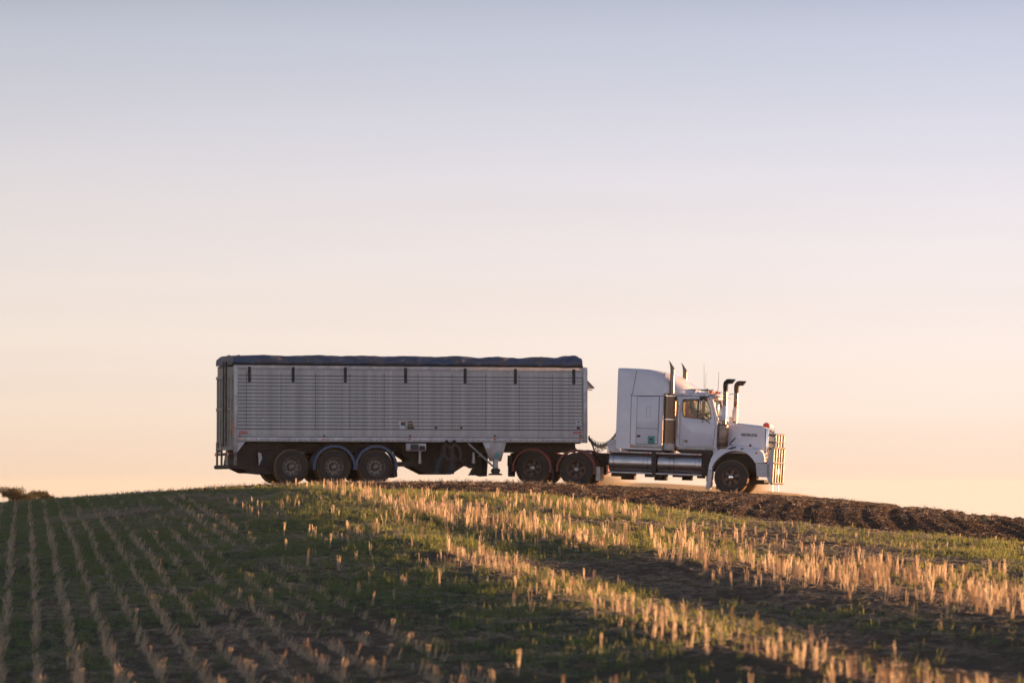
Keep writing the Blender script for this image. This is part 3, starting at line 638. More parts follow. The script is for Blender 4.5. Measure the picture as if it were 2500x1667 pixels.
# rear end of the tarp frame
a_, b_ = T(553, 880), T(583, 873)
MB().tube([(lad_x + .05, YN + .05, zt + .10), (x0 + .10, YN + .05, zt + .22)], .03, 6).build('tarp_arm', stain, tr)
MB().tube([(lad_x + .05, YF - .05, zt + .10), (x0 + .10, YF - .05, zt + .22)], .03, 6).build('tarp_arm', stain, tr)
MB().tube([(lad_x + .12, YN + .05, zt + .17), (lad_x + .2, 0, zt + .30), (lad_x + .12, YF - .05, zt + .17)], .035, 8).build('rear_bow', stain, tr)
MB().prism([(lad_x + .12, zt + .0), (x0 + .1, zt - .0), (x0 + .1, zt + .28), (lad_x + .3, zt + .30), (lad_x + .14, zt + .18)], YN + .15, YF - .15).build('tarp_end_flap', tarpm, tr)
# markers and decals (flat print on the side)
def decal(frm, root, nm, m, pxa, pya, pxb, pyb, y, lab=None, th=.004):
    xa, za = frm(pxa, pyb, y); xb, zb_ = frm(pxb, pya, y)
    o = MB().box(xa, xb, y - th, y, za, zb_).build(nm, m, root)
    if lab: o['label'] = lab
    return o
for p_ in (585, 790.8, 1001, 1208, 1416.8):
    decal(T, tr, 'marker_light', amber, p_ - 2.6, 1069.5, p_ + 2.6, 1073.5, YN - .021, th=.02)
    decal(T, tr, 'marker_bracket', ink, p_ - 2.4, 1062, p_ + 2.6, 1065.4, YN - .006, th=.015)
for q in ((583, 1052, 604, 1059, redl), (1400, 1053.5, 1420, 1059, redl)): decal(T, tr, 'reflector_strip', q[4], *q[:4], YN - .006)
for q in ((583.5, 1055, 603, 1056, pink_w), (1402, 1056, 1418, 1056.8, pink_w)): decal(T, tr, 'reflector_print', q[4], *q[:4], YN - .0105, th=.003)
for q in ((973, 1029.6, 978.5, 1037.4, pink_w), (979, 1031, 989, 1038.6, ink), (976, 1039, 988, 1047, pink_w), (997, 1027, 1007, 1032.3, ink), (996, 1033.8, 1008.5, 1040, ink), (994.5, 1041, 1011, 1046.7, ink),
          (1406, 1024.8, 1417.5, 1037.4, pink_w), (1408, 1042, 1416, 1047.6, ink)):
    decal(T, tr, 'decal', q[4], *q[:4], YN - .013)
for q in ((997, 1027, 1007, 1027.8), (996, 1033.8, 1008.5, 1034.5), (994.5, 1041, 1011, 1041.8), (998, 1029.3, 1006, 1030.3), (997, 1036.5, 1007, 1037.6)): decal(T, tr, 'decal_stripe', yel, *q, YN - .0175, th=.003)
decal(T, tr, 'decal_print', redl, 980, 1031.2, 988, 1032.6, YN - .0175, th=.003); decal(T, tr, 'decal_print', teal, 980, 1036.6, 988, 1038, YN - .0175, th=.003)
# W-like emblem on the white square
e0 = T(1406, 1037.4, YN); e1 = T(1417.5, 1024.8, YN); ew, eh = e1[0] - e0[0], e1[1] - e0[1]
mb = MB(); pts = [(.2, .82), (.36, .5), (.5, .72), (.64, .5), (.8, .82)]
for (a1, c1), (a2, c2) in zip(pts, pts[1:]): mb.tube([(e0[0] + ew * a1, YN - .018, e0[1] + eh * c1), (e0[0] + ew * a2, YN - .018, e0[1] + eh * c2)], .008, 4)
mb.tube([(e0[0] + ew * .5, YN - .018, e0[1] + eh * .7), (e0[0] + ew * .5, YN - .018, e0[1] + eh * .25)], .008, 4); mb.box(e0[0] + ew * .15, e0[0] + ew * .85, YN - .018, YN - .017, e0[1] + eh * .03, e0[1] + eh * .12)
mb.build('emblem', ink, tr)
for p_, r_, m_ in ((1064, 3.2, ink), (1126, 3.2, mat('rust_plug', (.16, .07, .04), .8)), (642, 2.6, pink_w)):
    q = T(p_, 1044 if p_ > 700 else 1025, YN); MB().tube([(q[0], YN - .022, q[1]), (q[0], YN - .01, q[1])], r_ / 80, 14).build('vent_plug', m_, tr)
# chassis
MB().box(x0 + .25, x1 - .02, -.50, -.42, zb - .30, zb + .0).build('chassis_rail', frame, tr)
MB().box(x0 + .25, x1 - .02, .42, .50, zb - .30, zb + .0).build('chassis_rail', frame, tr)
MB().prism([T(1236, 1079, -1.0), (x1 + .0, T(1420, 1079, -1.0)[1]), (x1 + 0, T(1420, 1083, -1.)[1]), T(1236, 1083.5, -1.0)], -1.0, 1.0).build('skid_plate', frame, tr)
MB().prism([(T(1335, 1083, 0)[0], T(1335, 1083, 0)[1] + .02), (T(1395, 1083, 0)[0], T(1395, 1083, 0)[1] + .02), T(1390, 1091, 0), T(1360, 1091, 0)], -.4, .4).build('kingpin_plate', frame, tr)
wx = [T(p_, 1137, -1.22) for p_ in (712.8, 816, 918.2)]
for (xw, zw) in wx:
    zw = RT
    for s in (-1, 1): wheel(tr, xw, zw, s, 'trailer', 1.22)
    MB().tube([(xw, -1.0, zw), (xw, 1.0, zw)], .075, 10).build('axle', frame, tr)
    MB().prism([(xw - .25, zb - .28), (xw + .35, zb - .28), (xw + .15, zw + .02), (xw - .12, zw - .08)], -.56, -.38).build('suspension_hanger', frame, tr)
    MB().prism([(xw - .25, zb - .28), (xw + .35, zb - .28), (xw + .15, zw + .02), (xw - .12, zw - .08)], .38, .56).build('suspension_hanger', frame, tr)
    MB().lathe_y([(.16, -.95), (.16, -.5)], xw - .05, zw + .3, 16, cap=True).build('air_bag', black, tr)
for i in (1, 2):
    xw = wx[i][0]
    for (ya, yb) in ((-1.27, -.62), (.62, 1.27)): fender(tr, xw, RT, .665, .075, -8, 188, ya, yb, bluef)
# rear skirt of the running gear
MB().prism([T(583, 1079, -.9), T(690, 1079, -.9), T(690, 1120, -.9), T(660, 1158, -.9), T(630, 1155, -.9), T(612, 1155, -.9), T(574, 1137.5, -.9)], -.9, .9).build('underbody_box', frame, tr)
def flap(root, frm, pts, y0, y1, m=black, nm='mud_flap'): return MB().prism([frm(p_, q, y0) for p_, q in pts], y0, y1).build(nm, m, root)
MB().prism([T(629, 1102, -1.2), T(651, 1102, -1.2), T(651, 1135, -1.2), T(646, 1139, -1.2), T(633, 1136, -1.2)], -1.2, -1.14).build('rubber_guard', black, tr)
MB().prism([T(630, 1104, -1.21), T(637, 1106, -1.21), T(640, 1118, -1.21), T(632, 1137, -1.21)], -1.215, -1.2).build('guard_fold', stain, tr)
MB().tube([(T(632, 1098, -1.1)[0], -1.1, T(632, 1098, -1.1)[1]), (T(665, 1097, -1.1)[0], -1.1, T(665, 1097)[1]), (T(700, 1082, -1.1)[0], -1.1, T(700, 1082)[1])], .03, 6).build('air_line', frame, tr)
flap(tr, T, [(959.6, 1131), (968, 1131), (970.5, 1163), (961, 1166)], -1.24, -.66)
flap(tr, T, [(959.6, 1131), (968, 1131), (970.5, 1163), (961, 1166)], .66, 1.24)
# belly hopper and hanging gear
MB().prism([T(966, 1079, -.5), T(1180, 1079, -.5), T(1166, 1118, -.5), T(1146, 1138, -.5), T(1133, 1137, -.5), T(1101, 1158, -.5), T(1044, 1158, -.5), T(1006, 1139, -.5), T(1000, 1122, -.5), T(984, 1112, -.5)], -.5, .55).build('belly_hopper', frame, tr)
MB().prism([T(974, 1127, -.8), T(1028, 1125, -.8), T(1028, 1138.5, -.8), T(974, 1138.5, -.8)], -.8, -.55).build('tool_box', frame, tr)
MB().prism([T(1120, 1124, -.8), T(1160, 1122, -.8), T(1163, 1141, -.8), T(1150, 1143, -.8)], -.8, -.55).build('tool_box', frame, tr)
bxm = MB().prism([T(991, 1082, -1.22), T(1040.5, 1082, -1.22), T(1040.5, 1101, -1.22), T(991, 1101, -1.22)], -1.22, -.9).build('control_box', stain, tr, bevel=.01)
decal(T, bxm, 'control_panel', ink, 1002, 1084, 1022, 1099, -1.222); decal(T, bxm, 'gauge_window', blacks, 1023.5, 1088, 1037.5, 1098.5, -1.224)
for p_, q0, q1 in ((1025, 1101, 1132), (1156, 1104, 1131)):
    MB().tube([(T(p_, q0, -1.1)[0], -1.1, T(p_, q0, -1.1)[1]), (T(p_, q1, -1.1)[0], -1.1, T(p_, q1, -1.1)[1])], [.05, .045], 10).build('hanging_valve', stain, tr)
    MB().tube([(T(p_, q1 - 9, -1.1)[0], -1.1, T(p_, q1 - 9, -1.1)[1]), (T(p_, q1 - 1, -1.1)[0], -1.1, T(p_, q1 - 1, -1.1)[1])], .065, 10).build('valve_cap', boltm, tr)
for k, (pa, pb) in enumerate((((1090, 1078), (1066, 1158)), ((1109, 1078), (1100, 1158)))):
    pts_l = [pa, (pa[0] - 6, 1092), (pa[0] - 9 + k * 4, 1112), (pb[0] + 3, 1135), (pb[0], 1156)]
    MB().tube([(*T(a, c_, -1.15)[:1], -1.15, T(a, c_, -1.15)[1]) for a, c_ in pts_l], [.05, .07, .09, .10, .11], 8).build('grain_sock', mat(f'grey_sock_{k}', (.05, .052, .055), .85, var=.4, vscale=6), tr)
    cx_ = 1090 + 22 * k
    loop = [(cx_ - 8, 1090), (cx_ - 7, 1108), (cx_ + 1, 1122), (cx_ + 10, 1123), (cx_ + 13, 1108), (cx_ + 9, 1093), (cx_ - 1, 1086), (cx_ - 8, 1090)]
    MB().tube([(T(a, c_, -1.2)[0], -1.2, T(a, c_, -1.2)[1]) for a, c_ in loop], .05, 8).build('hose_loop', mat(f'worn_hose_{k}', (.07, .06, .055), .8, var=.4), tr)
    q = T(pa[0], 1077, -1.28); MB().lathe_y([(.001, -1.34), (.045, -1.33), (.05, -1.22)], q[0], q[1], 14).build('hose_hook', black, tr)
for pts_l in ([(1043, 1098), (1062, 1094), (1084, 1082)], [(1115, 1082), (1135, 1096), (1160, 1102), (1185, 1098)], [(960, 1097), (980, 1096), (1000, 1092)], [(966, 1085), (978, 1092), (990, 1096)]):
    MB().tube([(T(a, c_, -1.0)[0], -1.0, T(a, c_, -1.0)[1]) for a, c_ in pts_l], .018, 6).build('air_line', frame, tr)
# landing gear
for s in (-1, 1):
    ya, yb = (-1.24, -1.14) if s < 0 else (1.14, 1.24)
    lg = MB().prism([T(1178, 1078.5), T(1236.6, 1078.5), T(1224, 1125.8), T(1197.6, 1125.8)], ya, yb).build('landing_plate', whiteold if False else stain, tr, bevel=.006)
    ym = (ya + yb) / 2
    q0, q1 = T(1211, 1120), T(1211, 1150)
    MB().box(q0[0] - .07, q0[0] + .07, ym - .06, ym + .06, q1[1], q0[1]).build('landing_leg', stain, tr, bevel=.008)
    a_, b_ = T(1202, 1143), T(1220, 1155)
    MB().prism([T(1205, 1143), T(1218, 1143), T(1221, 1148), T(1218, 1155), T(1204, 1155), T(1201, 1148)], ym - .1, ym + .1).build('landing_knuckle', frame, tr)
    MB().prism([T(1200, 1155), T(1221, 1155), T(1225, 1158), T(1225, 1159.5), T(1196, 1159.5), T(1196, 1158)], ym - .15, ym + .15).build('landing_foot', frame, tr)
    MB().tube([(T(1143.6, 1082)[0], ym - .03 * 1, T(1143.6, 1082)[1]), (T(1206, 1139.6)[0], ym - .03, T(1206, 1139.6)[1])], .03, 8).build('landing_brace', alurail, tr)
decal(T, tr, 'decal', pink_w, 1185, 1083, 1196, 1093, -1.242); decal(T, tr, 'decal', teal, 1210, 1105, 1217, 1115, -1.242)
MB().prism([T(1166, 1115, .2), T(1178, 1115, .2), T(1176, 1163, .2), T(1160, 1158, .2), T(1150, 1158, .2), T(1160, 1140, .2)], .2, .5).build('side_guard', frame, tr)
MB().prism([T(1180, 1100, .2), T(1192, 1105, .2), T(1189, 1162, .2), T(1178, 1162.5, .2)], .2, .3).build('mud_flap', black, tr)

# ================================================================== TRUCK
tk = empty('truck', KM)
tag(tk, 'white long-nosed prime mover with sleeper, twin exhaust stacks and bull bar, hitched to the trailer', 'truck')
def cx(px, py=1100, y=-1.2): return C(px, py, y)[0]
def czz(px, py, y=-1.2): return C(px, py, y)[1]
# chassis
MB().box(cx(1243), cx(1745), -.43, -.35, .70, 1.0).build('chassis_rail', frame, tk)
MB().box(cx(1243), cx(1745), .35, .43, .70, 1.0).build('chassis_rail', frame, tk)
for q in (1262, 1300, 1352, 1405, 1465, 1540, 1600, 1690): MB().box(cx(q), cx(q) + .1, -.35, .35, .72, .97).build('cross_member', frame, tk)
MB().box(cx(1238), cx(1249), -1.1, -.5, czz(1240, 1137), czz(1240, 1111)).build('tail_light_box', frame, tk)
MB().box(cx(1238), cx(1249), .5, 1.1, czz(1240, 1137), czz(1240, 1111)).build('tail_light_box', frame, tk)
MB().prism([C(1246, 1106, -.45), C(1285, 1100, -.45), C(1285, 1125, -.45), C(1246, 1125, -.45)], -.45, .45).build('rear_crossbeam', frame, tk)
hd = [C(1298.4, 1141.2), C(1405.6, 1145.8)]; hf = C(1784.8, 1159.5, -1.2)
print('hubs', hd, hf)
for (xw, zw) in hd:
    for s in (-1, 1):
        wheel(tk, xw, RT, s, 'drive', 1.22)
    MB().tube([(xw, -1, RT), (xw, 1, RT)], .09, 10).build('axle', frame, tk)
    MB().lathe_y([(.05, -.22), (.19, -.1), (.21, 0), (.19, .1), (.05, .22)], xw, RT, 16).build('differential', frame, tk)
    MB().prism([(xw - .45, .66), (xw + .45, .66), (xw + .2, .5), (xw - .2, .5)], -.6, -.45).build('leaf_spring', frame, tk)
    for (ya, yb) in ((-1.26, -.6), (.6, 1.26)): fender(tk, xw, RT, .625, .07, -12, 192 if xw < 0 else 188, ya, yb, redf)
hfz = RT - .07
for s in (-1, 1): wheel(tk, hf[0], hfz, s, 'front', 1.19)
MB().tube([(hf[0], -1, hfz), (hf[0], 1, hfz)], .07, 8).build('front_axle', frame, tk)
for pts_, m_ in (([(1240, 1131), (1251, 1131), (1248, 1163), (1240, 1163)], black), ([(1347, 1137), (1352, 1137), (1351, 1171), (1348, 1171)], black), ([(1455, 1139), (1465, 1139), (1465.5, 1173), (1454.5, 1173)], stain)):
    for (ya, yb) in ((-1.22, -.64), (.64, 1.22)): flap(tk, C, pts_, ya, yb, m_)
# fifth wheel
MB().prism([C(1350, 1093, 0), C(1398, 1091, 0), C(1402, 1096, 0), C(1390, 1103, 0), C(1362, 1104, 0)], -.45, .45).build('fifth_wheel', frame, tk)
MB().box(cx(1440), cx(1495), -.5, .5, 1.0, 1.08).build('deck_plate', frame, tk)
MB().tube([(cx(1452), -.7, 1.08), (cx(1452), -.7, 1.24), (cx(1476), -.7, 1.22), (cx(1476), -.7, 1.05)], .012, 6).build('deck_rail', frame, tk)
# tanks
def tank(pa, pb, straps, root):
    xa, xb = cx(pa, 1135), cx(pb, 1140); r_ = .295; yc = -.93; zc_ = .82 - .005
    out_ = []
    for s in (-1, 1):
        pr = [(xa, .18), (xa + .01, .25), (xa + .03, .285), (xa + .06, r_), (xb - .06, r_), (xb - .03, .285), (xb - .01, .25), (xb, .18)]
        mb = MB(); n = 40; secs_ = []
        for xx_, rr in pr: secs_.append([(xx_, s * .93 + rr * math.cos(2 * math.pi * k / n), zc_ + rr * math.sin(2 * math.pi * k / n)) for k in range(n)])
        o = mb.loft(secs_).build('fuel_tank', tankm, root); out_.append(o)
        for st in straps:
            for off in (0,):
                xs_ = cx(st, 1135)
                MB().loft([[(xx_, s * .93 + (r_ + e_) * math.cos(2 * math.pi * k / n), zc_ + (r_ + e_) * math.sin(2 * math.pi * k / n)) for k in range(n)] for xx_, e_ in ((xs_ - .065, -.002), (xs_ - .06, .006), (xs_ + .06, .006), (xs_ + .065, -.002))]).build('tank_strap', tankm, o)
                for e in (-.068, .062): MB().loft([[(xx_, s * .93 + (r_ + .004) * math.cos(2 * math.pi * k / n), zc_ + (r_ + .004) * math.sin(2 * math.pi * k / n)) for k in range(n)] for xx_ in (xs_ + e, xs_ + e + .008)]).build('strap_edge', frame, o)
    return out_
tank(1484, 1592, (1492, 1575), tk); tank(1603, 1714, (1639, 1702), tk)
for s in (-1, 1):
    for (pa, pb) in ((1484, 1591), (1602, 1712)):
        st_ = MB().box(cx(pa, 1110), cx(pb, 1110), s * 1.03 - .16, s * 1.03 + .16, 1.105, 1.155).build('step_rail', alurail, tk, bevel=.006)
        MB().box(cx(pa, 1158) - .02, cx(pb, 1158), s * 1.0 - .18, s * 1.0 + .18, .475, .525).build('lower_step', alurail, tk, bevel=.006)
for q in (1490, 1537, 1583, 1610, 1658, 1704): MB().box(cx(q) - .03, cx(q) + .03, -1.20, -1.185, 1.11, 1.15).build('marker_light', amber, tk)
MB().box(cx(1592), cx(1602), -1.15, -.4, .42, 1.2).build('tank_bracket', frame, tk)
MB().box(cx(1715), cx(1733), -1.0, -.4, .50, 1.2).build('battery_box', frame, tk)
for (pa, pb, pc) in ((1490, 1535, 1171), (1572, 1614, 1173), (1640, 1676, 1173), (1700, 1716, 1176)):
    MB().box(cx(pa), cx(pb), -.9, -.5, czz(pa, pc - 9), .48).build('tank_hanger', frame, tk)
    MB().box(cx(pa) + .1, cx(pb) - .1, .3, .9, czz(pa, pc) + .02, .48).build('tank_hanger', frame, tk)
# gearbox / drivetrain block
MB().box(cx(1600), cx(1745), -.3, .3, .62, 1.15).build('gearbox', frame, tk)
MB().box(cx(1740), cx(1860), -.42, .42, .62, 1.15).build('engine', frame, tk)
MB().prism([C(1820, 1171, -.5), C(1866, 1171, -.5), C(1866, 1182, -.5), C(1825, 1182, -.5)], -.5, .5).build('sump_guard', frame, tk)
# sleeper
def sect(x, w_, zlo, zhi, r_, nn=7):
    pts_ = [(x, -w_, zlo)]
    for k in range(nn + 1):
        a = math.pi / 2 * k / nn; pts_.append((x, -w_ + r_ * (1 - math.cos(a)), zhi - r_ + r_ * math.sin(a) - .0))
    for k in range(nn + 1):
        a = math.pi / 2 * (1 - k / nn); pts_.append((x, w_ - r_ * (1 - math.cos(a)), zhi - r_ + r_ * math.sin(a)))
    pts_.append((x, w_, zlo)); return pts_
st = [(1509, 899.8, 1.20, .10), (1512, 899, 1.225, .12), (1525, 899.2, 1.225, .14), (1555, 900.5, 1.225, .16), (1580, 902, 1.225, .20), (1600, 904.8, 1.22, .26), (1622, 910.5, 1.20, .32)]
zsb = czz(1540, 1096)
secs = [sect(C(p_, q, -.5 if False else -1.22)[0], w_, zsb + .0, C(p_, q, -.7)[1], r_) for p_, q, w_, r_ in st]
sl = MB().loft(secs).build('sleeper', white, tk, smooth=50)
st = [(1622, 910.5, 1.20, .32), (1635, 915, 1.16, .36), (1648, 922, 1.09, .38), (1662, 931, 1.0, .36), (1676, 941, .86, .28), (1688, 949.5, .66, .18), (1697, 956, .45, .10)]
zcr = czz(1690, 961)
secs = [sect(C(p_, q, -1.22)[0] + .003, w_, zcr - .01, max(C(p_ + 5, q, -.5)[1], zcr + .02 + r_ * .3), min(r_, max(.04, (C(p_, q, -.5)[1] - zcr) * .8))) for p_, q, w_, r_ in st]
MB().loft(secs).build('roof_fairing', white, tk, smooth=50)
yS = -1.226
def seam(frm, pts_, y, root, wd=.008, nm='panel_seam', m=plast, closed=False):
    q = [frm(a, c_, y) for a, c_ in pts_]
    if closed: q.append(q[0])
    mb = MB()
    for a, c_ in zip(q, q[1:]): mb.tube([(a[0], y, a[1]), (c_[0], y, c_[1])], wd, 4)
    return mb.build(nm, m, root)
seam(C, [(1554.5, 905), (1543.5, 964), (1541.5, 967), (1538.2, 1083)], yS, sl)
seam(C, [(1541.5, 965.5), (1621, 966.3)], yS, sl)
hatch = MB().prism([C(1556.8, 967.5, yS), C(1609.5, 967.5, yS), C(1605, 1083.5, yS), C(1552.3, 1082, yS)], yS - .012, yS + .02).build('locker_door', white, tk, bevel=.004)
seam(C, [(1556.5, 967), (1610, 967), (1605.3, 1084), (1552, 1082.5)], yS, sl, closed=True)
seam(C, [(1553, 1045), (1606.3, 1046.3)], yS - .012, hatch, .006)
seam(C, [(1579, 992), (1589, 992), (1588, 1018.5), (1578, 1018.5)], yS - .012, hatch, .004, m=stain, closed=True)
decal(C, hatch, 'vent_label', ink, 1554.6, 1061.8, 1563.6, 1066.6, yS - .014)
sk_ = decal(C, hatch, 'sticker', teal, 1581, 1064.2, 1599, 1082, yS - .014)
q = C(1590, 1072, yS)
oz = [(-.085, .0), (-.07, .045), (-.035, .06), (-.012, .078), (.01, .05), (.03, .055), (.04, .085), (.05, .05), (.085, .01), (.08, -.03), (.05, -.065), (.02, -.055), (-.01, -.03), (-.045, -.045), (-.075, -.05)]
MB().prism([(q[0] + a * .7, q[1] + c_ * .6) for a, c_ in oz], yS - .021, yS - .019).build('sticker_print', ink, hatch)
decal(C, hatch, 'sticker_print', ink, 1582, 1080, 1598, 1081.4, yS - .019, th=.002); decal(C, hatch, 'sticker_print', ink, 1585, 1077, 1595, 1078, yS - .019, th=.002)
MB().tube([(C(1541.5, 964, yS)[0], yS - .03, C(1541.5, 964, yS)[1]), (C(1541.5, 964, yS)[0], yS, C(1541.5, 964, yS)[1])], .03, 8).build('catch', stain, tk)
# skirt trims
MB().prism([C(1538, 1084), C(1619, 1086), C(1619, 1094), C(1538, 1092.4)], -1.235, -.9).build('side_trim', stain, tk, bevel=.005)
MB().prism([C(1509, 1094), C(1538, 1094), C(1619, 1094.5), C(1619, 1106), C(1545, 1103), C(1525, 1098)], -1.18, 1.18).build('sleeper_floor', frame, tk)
MB().box(cx(1539.5), cx(1545), -1.25, -1.235, czz(1543, 1090), czz(1543, 1086.5)).build('marker_light', amber, tk)
# rear quarter guard
MB().prism([C(1481, 1077, -1.15), C(1508, 1068.5, -1.15), C(1508.5, 1093, -1.15), C(1516, 1100, -1.15), C(1486, 1106, -1.15)], -1.15, -1.12).build('quarter_guard', whiteold, tk)
MB().prism([C(1481, 1077, -1.15), C(1508, 1068.5, -1.15), C(1508.5, 1093, -1.15), C(1516, 1100, -1.15), C(1486, 1106, -1.15)], 1.12, 1.15).build('quarter_guard', whiteold, tk)
# exhaust
def exhaust(s):
    yb = s * 1.20; yp = -1.12
    xm = C(1635, 1000, -1.3)[0]; xw = (C(1651, 1000, -1.3)[0] - C(1619.5, 1000, -1.3)[0]) / 2
    z0, z1 = czz(1633, 1082, -1.3), czz(1633, 964.8, -1.3)
    n = 28; g = MB()
    g.loft([[(xm + xw * math.cos(2 * math.pi * k / n), yb + s * .02 + .17 * math.sin(2 * math.pi * k / n), zz) for k in range(n)] for zz in (z0, z1)], cap=False)
    gd = g.build('muffler_guard', MATS.get('perf') or pm, tk)
    MB().loft([[(xm + (xw - .03) * math.cos(2 * math.pi * k / n), yb + s * .02 + .14 * math.sin(2 * math.pi * k / n), zz) for k in range(n)] for zz in (z0 + .01, z1 - .015)]).build('muffler', rimm, tk)
    MB().loft([[(xm + xw * 1.02 * math.cos(2 * math.pi * k / n), yb + s * .02 + .174 * math.sin(2 * math.pi * k / n), zz) for k in range(n)] for zz in (czz(1633, 1098.6, -1.3), z0)]).build('guard_base', stain, tk)
    for zz in (z1 - .02, (z0 + z1) / 2): MB().loft([[(xm + (xw + .004) * math.cos(2 * math.pi * k / n), yb + s * .02 + .175 * math.sin(2 * math.pi * k / n), q_) for k in range(n)] for q_ in (zz - .012, zz + .012)]).build('guard_band', chrome, gd)
    xp = C(1640.8, 940, -1.22)[0]; zt0, zt1 = z1 - .1, czz(1640, 903); ztip = czz(1634, 878.5); r_ = .072
    p = MB(); secs_ = []
    for zz in (zt0, zt1): secs_.append([(xp + r_ * math.cos(2 * math.pi * k / 20), yb + r_ * math.sin(2 * math.pi * k / 20), zz) for k in range(20)])
    for f_, dx, sh in ((.35, -.012, 0), (.7, -.04, 0), (1.0, -.075, 0)):
        ring = []
        for k in range(20):
            a = 2 * math.pi * k / 20; cxx = math.cos(a)
            zcut = zt1 + (ztip - zt1) * (f_ * (.72 - .28 * cxx) if f_ > .3 else f_)
            ring.append((xp + dx + r_ * cxx * (1 - .12 * f_), yb + r_ * math.sin(a), zcut))
        secs_.append(ring)
    p.loft(secs_, cap=False); ex = p.build('exhaust_stack', aged, tk, smooth=60)
    MB().loft([[(x_ * .9 + (xp - .06) * .1, y_ * .9 + yb * .1, z_ - .01) for x_, y_, z_ in secs_[-2]], [(x_ * .9 + (xp - .06) * .1, y_ * .9 + yb * .1, z_ - .03) for x_, y_, z_ in secs_[-1]]], cap=True).build('stack_throat', frame, ex)
exhaust(-1); exhaust(1)
# cab
yC = -1.12
cabo = [(1650, 961), (1680, 960.5), (1712, 960.8), (1735, 962.5), (1738, 971), (1743, 990), (1747, 1008), (1751, 1026), (1751, 1045), (1750, 1070), (1749, 1092), (1725, 1091.5), (1700, 1091), (1675, 1090.5), (1650, 1090), (1650, 1060), (1650, 1030), (1650, 1000)]
def rr(pa, n_each=3):                 # rounded window outline, 16 points to pair with another loop
    return pa
win = [(1671, 975.2), (1690, 975.2), (1708, 975.6), (1720, 976), (1726, 978), (1730, 986), (1733, 997), (1735, 1009), (1735.3, 1017), (1734, 1021.5), (1729, 1023.8), (1712, 1021.8), (1695, 1020), (1682, 1018.6), (1672, 1017.8), (1668.8, 1014), (1667.3, 1000), (1668, 979)]
door_o = [(1664.5, 968), (1690, 967.8), (1712, 968), (1724, 968.4), (1731, 971), (1735.5, 982), (1739, 996), (1742.5, 1012), (1745.3, 1028), (1746, 1042), (1743.5, 1065), (1741, 1089.3), (1718, 1088.6), (1698, 1088), (1678, 1087.3), (1658.8, 1086.7), (1661, 1045), (1663, 1000)]
def c2(lst, y=yC): return [C(a, c_, y) for a, c_ in lst]
for s in (-1, 1):
    ya, yb = (yC, yC + .05) if s < 0 else (-yC - .05, -yC)
    MB().ring(c2(cabo), c2(win), ya, yb).build('cab_side', white, tk)
    yd = (yC - .016, yC - .001) if s < 0 else (-yC + .001, -yC + .016)
    dr = MB().ring(c2(door_o), c2(win), *yd).build('door', white, tk, bevel=.003)
    wv = [(a * 1.0, c_) for a, c_ in win]; cxw = sum(a for a, _ in win) / 18; cyw = sum(c_ for _, c_ in win) / 18
    wout = [(cxw + (a - cxw) * 1.045, cyw + (c_ - cyw) * 1.06) for a, c_ in win]; win_in = [(cxw + (a - cxw) * .985, cyw + (c_ - cyw) * .98) for a, c_ in win]
    ys_ = (yd[0] - .008, yd[1] + .002) if s < 0 else (yd[0], yd[1] + .008)
    MB().ring(c2(wout), c2(win_in), *ys_).build('window_seal', plast, dr)
    ym = (ya + yb) / 2
    MB().prism(c2(win), ym - .003, ym + .003).build('window_glass', clear, dr, smooth=0)
seam(C, door_o, yC - .001, tk, .009, closed=True)
seam(C, [(1650.5, 966.5), (1730, 967.2)], yC - .002, tk, .006)
MB().box(cx(1702, 1000, yC) , cx(1706, 1000, yC), yC + .01, yC + .04, czz(1700, 1022, yC), czz(1700, 976, yC)).build('window_divider', plast, tk)
# roof, back wall, floor, dash
rf = []
for p_, q, w_ in ((1650, 959.5, 1.12), (1690, 958.8, 1.12), (1720, 959.3, 1.12), (1738, 961.5, 1.11), (1750, 964.5, 1.08), (1754, 967.5, 1.05)):
    x_, z_ = C(p_, q, yC); rf.append([(x_, -w_, z_ - .085), (x_, -w_, z_ - .03), (x_, -w_ + .05, z_), (x_, -.5, z_ + .035), (x_, 0, z_ + .045), (x_, .5, z_ + .035), (x_, w_ - .05, z_), (x_, w_, z_ - .03), (x_, w_, z_ - .085)])
for s_ in rf[:4]:
    pass
MB().loft([[(x_, y_, z_) for x_, y_, z_ in s_] for s_ in rf]).build('cab_roof', white, tk, smooth=50)
xa, za = C(1650, 1090, yC); xb = C(1749, 1092, yC)[0]; zroof = czz(1690, 968, yC)
MB().box(xa + .003, xa + .03, yC + .05, -yC - .05, za, zroof).build('cab_back_wall', lining, tk)
MB().box(xa + .03, xb, yC + .05, -yC - .05, za + .003, za + .06).build('cab_floor', frame, tk)
d0, d1, d2, d3 = C(1728, 1021, yC), C(1751, 1024, yC), C(1750, 1090, yC), C(1735, 1088, yC)
MB().prism([d0, d1, d2, d3], yC + .052, -yC - .052).build('dashboard', plast, tk)
MB().box(xa + .03, C(1735, 970, yC)[0], yC + .06, -yC - .06, zroof - .03, zroof - .003).build('headlining', lining, tk)
